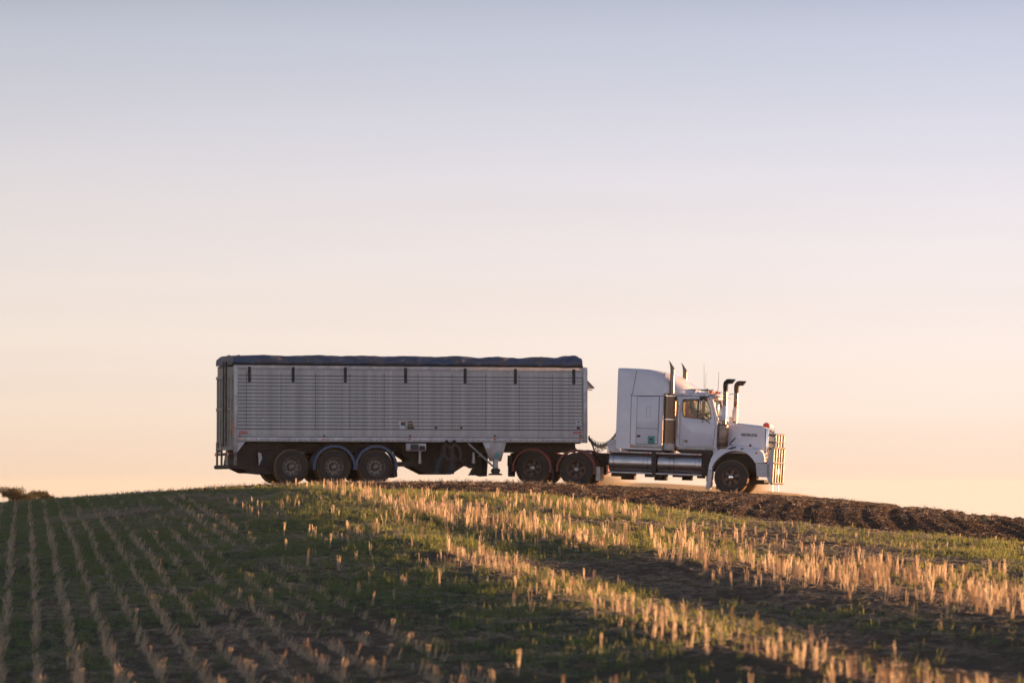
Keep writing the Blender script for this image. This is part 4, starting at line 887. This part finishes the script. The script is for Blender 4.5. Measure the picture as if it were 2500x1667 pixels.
# windscreen with frame
w0, w1 = C(1738, 971.5, yC), C(1751, 1023, yC)
def ws(y, f_, off=0): return (w0[0] + (w1[0] - w0[0]) * f_ + off + .10 * (1 - (y / 1.12) ** 2), y, w0[1] + (w1[1] - w0[1]) * f_)
mb = MB(); ys_ = [-1.08, -.8, -.4, -.03]
for sgn in (1, -1):
    mb = MB(); secs_ = [[ws(sgn * y, .06), ws(sgn * y, .94), ws(sgn * y, .94, -.01), ws(sgn * y, .06, -.01)] for y in ys_]
    mb.loft(secs_).build('windscreen', clear2, tk, smooth=0)
for f0, f1 in ((-.02, .07), (.93, 1.05)):
    mb = MB(); mb.loft([[ws(y, f0, .012), ws(y, f1, .012), ws(y, f1, -.04), ws(y, f0, -.04)] for y in (-1.11, -.8, -.4, 0, .4, .8, 1.11)]).build('windscreen_frame', white, tk)
for yy_ in (-1.09, 0, 1.09): MB().loft([[ws(yy_ - .03, 0, .015), ws(yy_ + .03, 0, .015), ws(yy_ + .03, 0, -.03), ws(yy_ - .03, 0, -.03)], [ws(yy_ - .03, 1, .015), ws(yy_ + .03, 1, .015), ws(yy_ + .03, 1, -.03), ws(yy_ - .03, 1, -.03)]]).build('windscreen_post', white, tk)
# sun visor
MB().loft([[(C(1738, 962, yC)[0] + a, y_, C(1738, 962, yC)[1] + zz) for a, zz in ((0, -.02), (.0, .0), (.26, -.07), (.26, -.09))] for y_ in (-1.1, -.6, 0, .6, 1.1)]).build('sun_visor', mat('amber_visor', (.45, .33, .16), .3, trans=(.5, .36, .14)), tk)
# seat, wheel and driver
MB().prism([C(1674, 1030, -.9), C(1672, 995, -.9), C(1677, 985, -.9), C(1682, 986, -.9), C(1684, 1012, -.9), C(1704, 1014, -.9), C(1704, 1026, -.9)], -.9, -.42).build('seat', redseat, tk, bevel=.03)
MB().prism([C(1674, 1030, .4), C(1672, 995, .4), C(1677, 985, .4), C(1682, 986, .4), C(1684, 1012, .4), C(1704, 1014, .4), C(1704, 1026, .4)], .42, .9).build('seat', redseat, tk, bevel=.03)
sw = Vector((C(1722, 1012, -.66)[0], -.66, C(1722, 1012, -.66)[1]))
mb = MB(); ax_ = Vector((-.5, 0, .85)).normalized(); u_ = Vector((0, 1, 0)); v_ = ax_.cross(u_)
mb.tube([sw + (u_ * math.cos(a) + v_ * math.sin(a)) * .23 for a in np.linspace(0, 2 * math.pi, 25)], .015, 6, cap=False); mb.tube([sw - ax_ * .25 + Vector((.1, 0, 0)), sw], .03, 6); mb.tube([sw - u_ * .22, sw + u_ * .22], .012, 5)
mb.build('steering_wheel', plast, tk)
# cab lower trim, handles, mirror
MB().prism([C(1651, 1090.5), C(1740, 1093), C(1740, 1099), C(1651, 1097)], -1.13, -.9).build('side_trim', stain, tk, bevel=.004)
MB().prism([C(1645, 1097), C(1740, 1099), C(1741, 1110), C(1660, 1106)], -1.08, 1.08).build('cab_underside', frame, tk)
MB().prism([C(1738, 1092), C(1750, 1092), C(1752, 1094), C(1745, 1105), C(1740, 1112)], -1.1, 1.1).build('cowl_panel', whiteold, tk)
MB().box(cx(1651.5), cx(1655.5), -1.145, -1.131, czz(1653, 1096), czz(1653, 1092)).build('marker_light', amber, tk)
ga, gb = C(1657.8, 983, -1.2), C(1654.2, 1071, -1.2)
MB().tube([(ga[0], -1.12, ga[1]), (ga[0], -1.18, ga[1]), (gb[0], -1.18, gb[1]), (gb[0], -1.12, gb[1])], .017, 8).build('grab_rail', chrome, tk)
dh = MB().prism([C(1667, 1072.5, yC), C(1679, 1073, yC), C(1679, 1080.5, yC), C(1667, 1080, yC)], yC - .022, yC - .015).build('door_handle', stain, tk)
decal(C, dh, 'handle_recess', ink, 1672, 1074, 1674, 1077, yC - .023); decal(C, dh, 'handle_recess', ink, 1674.5, 1075, 1678, 1079.4, yC - .023)
for s in (-1, 1):
    ym = s * 1.38; m0, m1 = C(1712, 976.5, -1.38), C(1718, 1016.5, -1.38)
    w_ = .075; xm_ = (m0[0] + m1[0]) / 2; za_, zb_ = m1[1], m0[1]
    o = []
    for k in range(8): a = math.pi * k / 7; o.append((xm_ + w_ * math.cos(a), zb_ - w_ + w_ * math.sin(a)))
    for k in range(8): a = math.pi + math.pi * k / 7; o.append((xm_ + w_ * math.cos(a), za_ + w_ + w_ * math.sin(a)))
    # mirror head: a rounded shell turned to look back along the truck
    mh = MB().prism(o, -.05, .05); ang = R(38 if s < 0 else -38)
    mh.v = [(xm_ + (x_ - xm_) * math.cos(ang) - y_ * math.sin(ang), ym + (x_ - xm_) * math.sin(ang) + y_ * math.cos(ang), z_) for x_, y_, z_ in mh.v]
    mo = mh.build('mirror', chrome, tk, bevel=.015)
    g_ = MB().prism([(xm_ + (x_ - xm_) * .84, (za_ + zb_) / 2 + (z_ - (za_ + zb_) / 2) * .95) for x_, z_ in o], -.055, -.051)
    g_.v = [(xm_ + (x_ - xm_) * math.cos(ang) - y_ * math.sin(ang), ym + (x_ - xm_) * math.sin(ang) + y_ * math.cos(ang), z_) for x_, y_, z_ in g_.v]; g_.build('mirror_glass', mirm, mo)
    xb1, xb2 = C(1715, 966, -1.12)[0], C(1733, 1033, -1.12); xb3 = C(1715, 1033, -1.12)
    MB().tube([(xb1, s * 1.1, zb_ + .09), (xm_ + .02, ym, zb_ + .06), (xm_ + .02, ym, za_ - .05), (xb3[0], s * 1.12, xb3[1] + .02)], .012, 6).build('mirror_arm', plast, tk)
    MB().tube([(xm_ + .02, ym, za_ - .02), (xb2[0], s * 1.125, xb2[1])], .012, 6).build('mirror_arm', plast, tk)
    MB().tube([(xm_ + .02, ym, za_ + .02), (C(1732, 1010, -1.2)[0], s * 1.125, C(1732, 1010, -1.2)[1])], .01, 6).build('mirror_arm', plast, tk)
    MB().box(xm_ - .10, xm_ + .14, min(s * 1.12, ym), max(s * 1.12, ym), zb_ + .03, zb_ + .11).build('mirror_bracket', plast, tk, bevel=.01)
# roof furniture
def tb(frm, pts_, r_, nm, m, y, root, n=8):
    return MB().tube([(frm(a, c_, y)[0], y, frm(a, c_, y)[1]) for a, c_ in pts_], r_, n).build(nm, m, root)
tb(C, [(1682, 950), (1733, 952)], .014, 'roof_rail', plast, -.75, tk); tb(C, [(1682, 949), (1682, 959)], .014, 'roof_rail_post', plast, -.75, tk); tb(C, [(1698, 951), (1698, 959)], .012, 'roof_rail_post', stain, -.75, tk)
for y_, dx in ((-.5, 0), (.45, 0)):
    a_ = C(1712, 952.5, -.5); MB().tube([(a_[0], y_, a_[1]), (a_[0] + .12, y_, a_[1]), (a_[0] + .22, y_, a_[1] - .0)], [.02, .03, .07], 14).build('air_horn', chrome, tk)
for i, y_ in enumerate((-.85, -.3, .3, .85)):
    a_ = C(1733 + (0 if i % 2 else 3), 956, -.85); MB().lathe_y([(.001, y_ - .08), (.05, y_ - .07), (.055, y_ + .07), (.001, y_ + .08)], a_[0], a_[1] - .01, 12).build('roof_light', amber, tk)
tb(C, [(1719.5, 974), (1718.8, 886)], [.008, .004], 'antenna', frame, -1.25, tk, 6)
tb(C, [(1722.5, 972), (1724, 908)], [.007, .003], 'antenna', frame, -1.0, tk, 6)
tb(C, [(1752.5, 960), (1755.3, 909)], [.009, .006], 'antenna', frame, -.2, tk, 6)
tb(C, [(1727, 968), (1745, 962), (1762, 957.5)], .013, 'intake_stay', plast, -1.15, tk, 6)
MB().tube([(C(1776, 963, .2)[0], .6, C(1776, 963, .6)[1]), (C(1790, 961, 1.1)[0], 1.1, C(1790, 961, 1.1)[1])], .013, 6).build('intake_stay', plast, tk)
# air cleaners and intakes
def intake(s):
    y_ = s * 1.13; xc_ = C(1765, 1060, -1.13)[0]
    Zp = lambda q: C(1765, q, -1.13)[1]
    n = 30
    def lz(prof, nm, m, root=tk):
        mb = MB(); mb.loft([[(xc_ + dx + r_ * math.cos(2 * math.pi * k / n), y_ + r_ * math.sin(2 * math.pi * k / n), zz) for k in range(n)] for r_, zz, dx in prof]); return mb.build(nm, m, root, smooth=45)
    ac = lz([(.14, Zp(1093.5), 0), (.165, Zp(1092.5), 0), (.172, Zp(1090), 0), (.172, Zp(1039), 0), (.165, Zp(1036.5), 0), (.12, Zp(1035), 0)], 'air_cleaner', aged)
    for q in (1042, 1077, 1091): lz([(.175, Zp(q + .5), 0), (.175, Zp(q - .5), 0)], 'cleaner_band', stain, ac)
    o_ = .02
    lz([(.072, Zp(1036), o_), (.072, Zp(1023), o_)], 'intake_pipe', aged)
    lz([(.085, Zp(1025), o_ + .0), (.092, Zp(1020), o_), (.092, Zp(1000), o_), (.07, Zp(991), o_ + .01), (.068, Zp(990), o_ + .01)], 'intake_sleeve', white)
    lz([(.068, Zp(992), .03), (.068, Zp(953), .03)], 'intake_pipe', aged)
    lz([(.073, Zp(959.2), .03), (.073, Zp(958), .03)], 'pipe_clamp', stain)
    pts_ = [(.035, 956, .068), (.035, 952, .074), (.035, 946, .08), (.035, 939, .082), (.05, 934.5, .083), (.09, 931, .082), (.14, 930.3, .078), (.21, 930.3, .075), (.27, 930.3, .073)]
    mb = MB(); secs_ = []
    cen = [Vector((xc_ + a, y_, Zp(q))) for a, q, _ in pts_]
    for i, (a, q, r_) in enumerate(pts_):
        d = (cen[min(i + 1, len(cen) - 1)] - cen[max(i - 1, 0)]).normalized(); up = Vector((0, 1, 0)); sd_ = d.cross(up)
        ring = []
        for k in range(20):
            an = 2 * math.pi * k / 20; p_ = cen[i] + up * math.cos(an) * r_ + sd_ * math.sin(an) * r_
            if i == len(pts_) - 1: p_ += Vector(((p_.z - cen[i].z) * .75, 0, 0))
            ring.append(tuple(p_))
        secs_.append(ring)
    ce = cen[-1]
    mb.loft(secs_); cp = mb.build('intake_cap', black if s < 0 else mat('brown_rubber', (.05, .03, .022), .75), tk, smooth=60)
    mb = MB(); mb.loft([[(x_ + .004, y__, z_) for x_, y__, z_ in secs_[-1]], [(x_ + .022, (y__ - y_) * 1.06 + y_, (z_ - ce.z) * 1.06 + ce.z) for x_, y__, z_ in secs_[-1]]]); mb.build('cap_rim', plast, cp)
    MB().box(xc_ - .15, xc_ - .06, y_ - .05 * s - .04, y_ - .05 * s + .04, Zp(1029), Zp(1015)).build('side_lamp', whiteold, tk, bevel=.01)
intake(-1); intake(1)
# bonnet
bh = [(1752, 1029.5, .66, -.62), (1780, 1030.5, .70, 0), (1810, 1033.5, .69, 0), (1840, 1037, .68, 0), (1862, 1040, .67, 0), (1870, 1043.5, .64, 0)]
zlow = C(1800, 1104, -.75)[1]
secs = [sect(C(p_, q, -.62)[0], w_ + .07, zlow - .03, C(p_ + 0, q, -.5)[1], .10) for p_, q, w_, _ in bh]
hood = MB().loft(secs).build('bonnet', white, tk, smooth=50)
hx0 = C(1752, 1040, -.7)[0]; hx1 = C(1872, 1045, -.7)[0]
# the wings: outer shell following the wheel arch
yW = -1.20
archo = [(1728.9, 1147), (1731, 1134), (1735.7, 1119.5), (1741, 1110), (1749, 1101.5), (1763, 1093.5), (1775, 1090), (1790, 1088.4), (1808, 1090), (1825, 1093), (1840, 1096), (1855, 1099.5), (1863, 1106), (1866, 1118), (1866.5, 1130)]
archi = [(1738.5, 1147), (1739.2, 1138), (1743, 1131), (1748, 1124.5), (1755, 1117), (1763, 1110.7), (1772, 1105), (1782, 1101.6), (1795, 1099.6), (1811, 1101.5), (1822, 1106), (1831, 1113), (1838, 1121), (1842, 1127), (1843.5, 1130)]
for s in (-1, 1):
    co, ci_ = c2(archo, yW), c2(archi, yW); n = len(co); mb = MB()
    e = [(x_, s * (1.19), z_) for x_, z_ in ci_]; f1 = [(x_, s * 1.21, z_) for x_, z_ in ci_]
    fo_ = [(x_, s * 1.19, z_) for x_, z_ in co]; top = [(x_ * 1.0, s * 1.12, z_ + .035) for x_, z_ in co]; inn = [(x_, s * .72, z_ + .05) for x_, z_ in co]
    inn2 = [(x_, s * .72, z_) for x_, z_ in ci_]
    mb.loft([[inn2[i], e[i], f1[i], fo_[i], top[i], inn[i]] for i in range(n)], cap=True)
    wg = mb.build('wing', white, tk, smooth=40)
    MB().prism(c2([(1739, 1147)] + archi[1:] + [(1846, 1147)], -.70), min(s * .66, s * .69), max(s * .66, s * .69)).build('wheel_well', frame, tk)
    # front corner panel carrying the headlamps
    MB().prism([C(1843, 1099, -1.1), C(1862, 1101, -1.1), C(1866.5, 1130, -1.1), C(1846, 1130, -1.1)], min(s * .7, s * 1.12), max(s * .7, s * 1.12)).build('lamp_panel', white, tk, bevel=.02)
    for q in (1107, 1116.5):
        a_ = C(1866, q, -1.0); MB().tube([(a_[0] - .04, s * .95, a_[1]), (a_[0] + .05, s * .95, a_[1]), (a_[0] + .07, s * .95, a_[1])], [.075, .08, .06], 18).build('headlamp', chrome, tk)
        MB().tube([(a_[0] + .071, s * .95, a_[1]), (a_[0] + .08, s * .95, a_[1])], [.062, .04], 18).build('headlamp_lens', lensm, tk)
        MB().box(a_[0] - .07, a_[0] - .03, s * 1.12 - .012, s * 1.12 + .012, a_[1] - .055, a_[1] + .055).build('side_lamp', lensm, tk, bevel=.006)
    fl = MB().prism([C(1729, 1148, -1.15), C(1739.5, 1148, -1.15), C(1735, 1190, -1.15), C(1731, 1194, -1.15), C(1723, 1194, -1.15), C(1727, 1165, -1.15)], min(s * .8, s * 1.2), max(s * .8, s * 1.2)).build('mud_flap', whiteold, tk, bevel=.01)
a_ = C(1846.5, 1105.5, yW); MB().tube([(a_[0], -1.19, a_[1]), (a_[0], -1.222, a_[1])], .033, 14).build('indicator', amber, tk)
a_ = C(1811.5, 1095.3, yW); MB().loft([[(a_[0] + .045 * math.cos(t_), y_, a_[1] + .022 * math.sin(t_)) for t_ in np.linspace(0, 2 * math.pi, 14, endpoint=False)] for y_ in (-1.15, -1.215)]).build('wing_grommet', frame, tk)
a_ = C(1831.5, 1089, -.78); MB().loft([[(a_[0] + .028 * math.cos(t_), y_, a_[1] + .065 * math.sin(t_)) for t_ in np.linspace(0, 2 * math.pi, 14, endpoint=False)] for y_ in (-.77, -.80)]).build('bonnet_latch', frame, tk)
# bonnet side below the crown down to the wing, lettering
MB().prism([C(1757, 1034, -.75), C(1868, 1046, -.75), C(1866.5, 1128, -.75), C(1846, 1128, -.75), C(1830, 1106, -.75), C(1757, 1100, -.75)], -.76, -.70).build('bonnet_side', white, tk)
MB().prism([C(1757, 1034, -.75), C(1868, 1046, -.75), C(1866.5, 1128, -.75), C(1846, 1128, -.75), C(1830, 1106, -.75), C(1757, 1100, -.75)], .70, .76).build('bonnet_side', white, tk)
fc = bpy.data.curves.new('t', 'FONT'); fc.body = 'WESTERN-STAR'; fc.size = 1; fc.extrude = .02; fc.offset = .02
fo_ = bpy.data.objects.new('t', fc); COL.objects.link(fo_); bpy.context.view_layer.update()
tm = bpy.data.meshes.new_from_object(fo_.evaluated_get(bpy.context.evaluated_depsgraph_get())); bpy.data.objects.remove(fo_)
co = np.array([v.co[:] for v in tm.vertices]); a_, b_ = C(1808, 1064.2, -.78), C(1848.5, 1059.6, -.78)
co[:, 0] = (co[:, 0] - co[:, 0].min()) / np.ptp(co[:, 0]) * (b_[0] - a_[0]); co[:, 1] = (co[:, 1] - co[:, 1].min()) / np.ptp(co[:, 1]) * (b_[1] - a_[1] + .012)
for v, c_ in zip(tm.vertices, co): v.co = (c_[0], -c_[2] * .1, c_[1])
tm.materials.append(ink); lt = bpy.data.objects.new('lettering', tm); COL.objects.link(lt); lt.parent = tk; lt.location = (a_[0], -.768, a_[1]); lt.rotation_euler = (0, R(.5), 0)
# rubber hood latches, wiper-like black handles
for pa, pb, r_ in (((1781, 1084), (1796, 1068), .024), ((1778, 1095), (1797, 1091), .028)):
    tb(C, [pa, ((pa[0] + pb[0]) / 2, (pa[1] + pb[1]) / 2), pb], [r_ * .5, r_, r_ * .6], 'hood_mirror', plast, -1.22, tk)
tb(C, [(1782, 1083), (1788, 1089)], .012, 'mirror_stay', stain, -1.18, tk, 6); tb(C, [(1785.5, 1093), (1785.5, 1101)], .01, 'mirror_stay', plast, -1.2, tk, 6)
# insect deflector on the nose
dfx = C(1862, 1041, -.6)[0]
mb = MB(); secs_ = []
for k in range(9):
    a = math.pi * k / 8; secs_.append([(dfx + .10 - .11 * math.cos(a), y_, C(1862, 1041.5, -.6)[1] - .01 + .15 * math.sin(a)) for y_ in (-.58, .15)])
mb.loft(secs_, cap=True, closed=False); 
mb = MB().prism([(dfx - .01 + .11 * (1 - math.cos(math.pi * k / 10)), C(1862, 1041.5, -.6)[1] - .015 + .15 * math.sin(math.pi * k / 10)) for k in range(11)], -.56, -.44); mb.build('insect_deflector', redclear, tk, bevel=.01)
mb = MB().prism([(dfx - .01 + .11 * (1 - math.cos(math.pi * k / 10)), C(1862, 1041.5, -.6)[1] - .02 + .13 * math.sin(math.pi * k / 10)) for k in range(11)], -.43, .43); mb.build('nose_trim', whiteold, tk, bevel=.01)
# grille
gx0 = hx1 - .02; gz1 = C(1872, 1045, -.7)[1]; gz0 = C(1868, 1129, -.7)[1]
MB().box(gx0 - .03, gx0 + .02, -.68, .68, gz0, gz1 - .02).build('grille_back', frame, tk)
for (ya, yb) in ((-.72, -.62), (.62, .72)): MB().box(gx0, gx0 + .09, ya, yb, gz0 - .05, gz1).build('grille_surround', chrome, tk, bevel=.015)
MB().box(gx0, gx0 + .09, -.62, .62, gz1 - .09, gz1).build('grille_surround', chrome, tk, bevel=.015)
for i in range(14): MB().box(gx0 + .02, gx0 + .05, -.60 + i * .09, -.572 + i * .09, gz0, gz1 - .09).build('grille_bar', chrome, tk)
for q in (1061, 1078, 1095): zq = C(1870, q, -.7)[1]; MB().box(gx0 + .055, gx0 + .085, -.615, .615, zq - .025, zq + .025).build('grille_crossbar', frame, tk)
# bumper and bull bar
b0, b1 = C(1844.5, 1131, -1.2), C(1880, 1132, -1.2); zb0 = C(1850, 1164, -1.2)[1]
MB().prism([b0, (b1[0], b0[1]), (b1[0], zb0), (b0[0] + .05, zb0)], -1.2, -1.14).build('bumper_end', whiteold, tk, bevel=.01)
MB().prism([b0, (b1[0], b0[1]), (b1[0], zb0), (b0[0] + .05, zb0)], 1.14, 1.2).build('bumper_end', whiteold, tk, bevel=.01)
MB().box(b1[0] - .05, b1[0], -1.14, 1.14, zb0, b0[1]).build('bumper', alurail, tk, bevel=.01)
fx = C(1884, 1150, -1.2)[0]
def Zc(q): return C(1886, q, -1.2)[1]
for s in (-1, 1):
    yp0, yp1 = (-1.2, -1.17) if s < 0 else (1.17, 1.2)
    MB().prism([C(1884.5, 1093, -1.2), C(1888.5, 1092, -1.2), C(1883.5, 1181, -1.2), C(1879.5, 1183), C(1872, 1166, -1.2), C(1872, 1132, -1.2)], yp0, yp1).build('bull_bar_cheek', whiteold, tk, bevel=.006)
MB().prism([C(1887.5, 1092, -.95), C(1891.5, 1058, -.95), C(1895, 1058, -.95), C(1894, 1093, -.95)], -.95, -.92).build('bull_bar_cheek', whiteold, tk)
MB().prism([C(1887.5, 1092, -.95), C(1891.5, 1058, -.95), C(1895, 1058, -.95), C(1894, 1093, -.95)], .92, .95).build('bull_bar_cheek', whiteold, tk)
fxt = lambda q: C(1888.5 - (q - 1092) * .055, q, -1.2)[0]
bbm = barm
for y_ in (-1.16, -.58, .0, .58, 1.16): MB().tube([(fxt(1093), y_, Zc(1093)), (fxt(1181), y_, Zc(1180))], .034, 10).build('bull_bar_upright', bbm, tk)
for q in (1093, 1130, 1180): MB().tube([(fxt(q), -1.18, Zc(q)), (fxt(q), 1.18, Zc(q))], .042, 10).build('bull_bar_rail', bbm, tk)
for y_ in (-.93, -.3, .3, .93): MB().tube([(fxt(1058), y_, Zc(1059)), (fxt(1093), y_, Zc(1093))], .032, 10).build('bull_bar_upright', bbm, tk)
for q in (1060, 1078): MB().tube([(fxt(q), -.95, Zc(q)), (fxt(q), .95, Zc(q))], .036, 10).build('bull_bar_rail', bbm, tk)
MB().box(fxt(1150) + .02, fxt(1150) + .03, -.2, .2, Zc(1158), Zc(1144)).build('number_plate', pink_w, tk)
for y_ in (-.5, .5): MB().tube([(fxt(1115) - .06, y_, Zc(1112)), (fxt(1115) + .03, y_, Zc(1112))], [.07, .09], 16).build('driving_lamp', chrome, tk)
for y_ in (-.98, .3): MB().tube([(fxt(1181) , y_, Zc(1181)), (fxt(1181) + .005, y_, Zc(1199))], .014, 6).build('tow_rod', barm, tk)
MB().tube([(hx1 + .02, -.45, gz1 - .02), (hx1 + .09, -.47, gz1 - .03), (hx1 + .12, -.47, gz1 - .12)], .012, 6).build('nose_bracket', plast, tk)
# coiled air lines between tractor and trailer
suz = TM.inverted() @ KM
def helix(p0, p1, sag, rad, turns, r_, nm, m, off=0):
    pts_ = []
    nn = turns * 9
    for i in range(nn + 1):
        f_ = i / nn; p_ = p0.lerp(p1, f_) - Vector((0, 0, sag * 4 * f_ * (1 - f_))); a = 2 * math.pi * turns * f_
        R_ = rad(f_); pts_.append(p_ + Vector((.3 * R_ * math.cos(a), .8 * R_ * math.cos(a), R_ * math.sin(a) - R_)))
    return MB().tube(pts_, r_, 5).build(nm, m, tk)
ti = KM.inverted() @ TM
A = lambda px, py, y: Vector((C(px, py, y)[0], y, C(px, py, y)[1]))
helix(A(1437, 1065, -.6), A(1507, 1050, -.5), .34, lambda f_: .05, 26, .011, 'coiled_air_line', plast)
helix(A(1437, 1062, -.3), A(1507, 1056, -.3), .26, lambda f_: .05 + .10 * math.exp(-((f_ - .38) / .28) ** 2), 11, .010, 'coiled_air_line', mat('hose_tan', (.16, .10, .05), .6))
MB().tube([A(1437, 1066, -.8), A(1444, 1076, -.85), A(1448, 1090, -.85), A(1453, 1106, -.85), A(1464, 1121, -.8), A(1480, 1129, -.7)], .026, 7).build('air_hose', plast, tk)
MB().tube([A(1452, 1100, -.9), A(1462, 1114, -.95), A(1474, 1125, -.9), A(1482, 1122, -.8)], .016, 6).build('air_hose', frame, tk)

# ---- driver (seen dimly through the side window)
dv = bpy.data.meshes.new('person'); H = A(1689, 1019, -.66)
J = {'pel': (0, 0, 0), 'ch': (-.03, 0, .28), 'nk': (-.01, 0, .50), 'hd0': (.02, 0, .60), 'hd1': (.035, 0, .74),
     'sl': (-.02, -.19, .44), 'el': (.18, -.25, .24), 'wl': (.40, -.18, .24), 'sr': (-.02, .19, .44), 'er': (.16, .26, .22), 'wr': (.40, .16, .26),
     'kl': (.42, -.12, .06), 'fl': (.48, -.12, -.36), 'kr': (.42, .12, .06), 'fr': (.48, .12, -.36)}
nm_ = list(J); ed = [('pel', 'ch'), ('ch', 'nk'), ('nk', 'hd0'), ('hd0', 'hd1'), ('nk', 'sl'), ('sl', 'el'), ('el', 'wl'), ('nk', 'sr'), ('sr', 'er'), ('er', 'wr'), ('pel', 'kl'), ('kl', 'fl'), ('pel', 'kr'), ('kr', 'fr')]
rad = {'pel': .16, 'ch': .16, 'nk': .065, 'hd0': .085, 'hd1': .10, 'sl': .075, 'sr': .075, 'el': .05, 'er': .05, 'wl': .035, 'wr': .035, 'kl': .075, 'kr': .075, 'fl': .05, 'fr': .05}
dv.from_pydata([tuple(c_ * .82 for c_ in J[k_]) for k_ in nm_], [(nm_.index(a), nm_.index(c_)) for a, c_ in ed], [])
dvo = bpy.data.objects.new('person', dv); COL.objects.link(dvo); md = dvo.modifiers.new('skin', 'SKIN'); dvo.modifiers.new('sub', 'SUBSURF').levels = 1
for i, k_ in enumerate(nm_): dv.skin_vertices[0].data[i].radius = (rad[k_] * .82, rad[k_] * .82)
dv.skin_vertices[0].data[0].use_root = True; bpy.context.view_layer.update()
bm_ = bpy.data.meshes.new_from_object(dvo.evaluated_get(bpy.context.evaluated_depsgraph_get())); bpy.data.objects.remove(dvo)
bm_.name = 'person'; bm_.materials.clear(); bm_.materials.append(cloth); bm_.materials.append(skin)
for p_ in bm_.polygons: p_.use_smooth = True; p_.material_index = 1 if (p_.center.z > .45 or (p_.center.x > .27 and p_.center.z > .12)) else 0
dvo = bpy.data.objects.new('person', bm_); COL.objects.link(dvo); dvo.matrix_world = KM @ Matrix.Translation(H)
tag(dvo, 'driver in a dark shirt seated behind the steering wheel of the white truck', 'person')
hr = MB(); S_ = [(.0, .015), (.06, .0), (.09, -.03), (.095, -.07)]
hr.loft([[(.025 + r_ * math.cos(a) * .95 - .012, r_ * math.sin(a), .70 + z_ - .0) for a in np.linspace(0, 2 * math.pi, 14, endpoint=False)] for r_, z_ in [(.002, .0), (.05, -.012), (.082, -.045), (.09, -.085)]]).build('hair', hairm, None)
ho = bpy.data.objects[-1] if False else [o for o in COL.objects if o.name == 'hair'][0]; ho.parent = dvo

# ---- dust raised by the tyres, catching the sun
import bmesh
dm = bpy.data.materials.new('dust'); dm.use_nodes = True; t_ = dm.node_tree; t_.nodes.clear(); o_ = t_.nodes.new('ShaderNodeOutputMaterial'); v_ = t_.nodes.new('ShaderNodeVolumePrincipled')
tc_ = t_.nodes.new('ShaderNodeTexCoord'); ln = t_.nodes.new('ShaderNodeVectorMath'); ln.operation = 'LENGTH'; t_.links.new(tc_.outputs['Object'], ln.inputs[0])
mr_ = t_.nodes.new('ShaderNodeMapRange'); mr_.inputs[1].default_value = .15; mr_.inputs[2].default_value = 1; mr_.inputs[3].default_value = 2.4; mr_.inputs[4].default_value = 0; mr_.interpolation_type = 'SMOOTHSTEP'
t_.links.new(ln.outputs['Value'], mr_.inputs[0]); t_.links.new(mr_.outputs[0], v_.inputs['Density']); v_.inputs['Color'].default_value = (.9, .72, .5, 1); v_.inputs['Anisotropy'].default_value = .5; t_.links.new(v_.outputs[0], o_.inputs['Volume'])
for p_, q_, y_, rad_ in ((1462, 1172, 1.9, (1.5, .9, .38)), (1832, 1189, 1.5, (.95, .8, .30))):
    bm = bmesh.new(); bmesh.ops.create_icosphere(bm, subdivisions=3, radius=1); dme = bpy.data.meshes.new('dust'); bm.to_mesh(dme); bm.free(); dme.materials.append(dm)
    do = bpy.data.objects.new('dust', dme); COL.objects.link(do); a_ = C(p_, q_, y_); do.location = KM @ Vector((a_[0], y_, a_[1])); do.scale = rad_
    tag(do, 'thin sunlit dust hanging behind the %s wheels of the truck' % ('rear' if p_ < 1700 else 'front'), None, None, 'stuff')
# ------------------------------------------------------------------ trees beyond the hill
def tree(px, py_top, dist, wpx, hcrown, label, seed, tall):
    rd = random.Random(seed); x_ = (px - 1250) / F * dist; ztop = 1.6 + (HZ - py_top) / F * dist; wm = wpx / F * dist; zg = float(hz(x_, dist))
    root = empty('acacia_tree', Matrix.Translation((x_, dist, zg))); tag(root, label, 'tree', None)
    h = ztop - zg; mb = MB(); lobes = []
    mb.tube([(0, 0, -.2), (.1, 0, h * .25), (-.1, 0, h * .5)], [.22, .18, .14], 8)
    nb = 9
    for k in range(nb):
        a = k * 6.283 / nb * 2.3 + rd.random(); rr_ = wm / 2 * rd.uniform(.35, 1.0) * (1 if k else .2)
        t_ = tall((rr_ * math.cos(a)) / (wm / 2))
        tip = (rr_ * math.cos(a), rr_ * math.sin(a) * .8, h * t_ - hcrown * rd.uniform(.5, .8))
        mb.tube([(0, 0, h * .35 + k * .04), (tip[0] * .5, tip[1] * .5, h * .62), tip], [.10, .07, .03], 6); lobes.append((tip, rd.uniform(.45, .8) * hcrown))
    mb.build('trunk', bark, root)
    cr = MB()
    for (tx, ty, tz), lr in lobes:
        for i in range(800):
            a, b2_ = rd.uniform(0, 6.283), rd.gauss(0, 1); q = rd.random() ** .4
            dx, dy, dz = math.cos(a) * q * lr * 1.35, math.sin(a) * q * lr * 1.35, lr * .35 * rd.gauss(0, .6) + lr * .2
            c0 = Vector((tx + dx, ty + dy, tz + dz)); s_ = rd.uniform(.05, .12)
            u1 = Vector((rd.gauss(0, 1), rd.gauss(0, 1), rd.gauss(0, .6))).normalized() * s_; u2 = Vector((rd.gauss(0, 1), rd.gauss(0, 1), rd.gauss(0, .6))).normalized() * s_
            cr.add([c0 - u1, c0 + u2, c0 + u1], [(0, 1, 2)])
    cr.build('crown', leafm, root, smooth=0)
tree(46, 1186, 360, 84, 1.2, 'flat-topped dark acacia tree showing over the hill crest, the taller one at the far left', 5, lambda u: 1 - .05 * (u + .6) ** 2)
tree(110, 1195, 372, 66, .9, 'lower acacia crown showing over the hill crest just right of the taller tree', 11, lambda u: 1 - .08 * (u + .3) ** 2)
for o in list(bpy.data.objects):
    if '_c' in o: del o['_c']
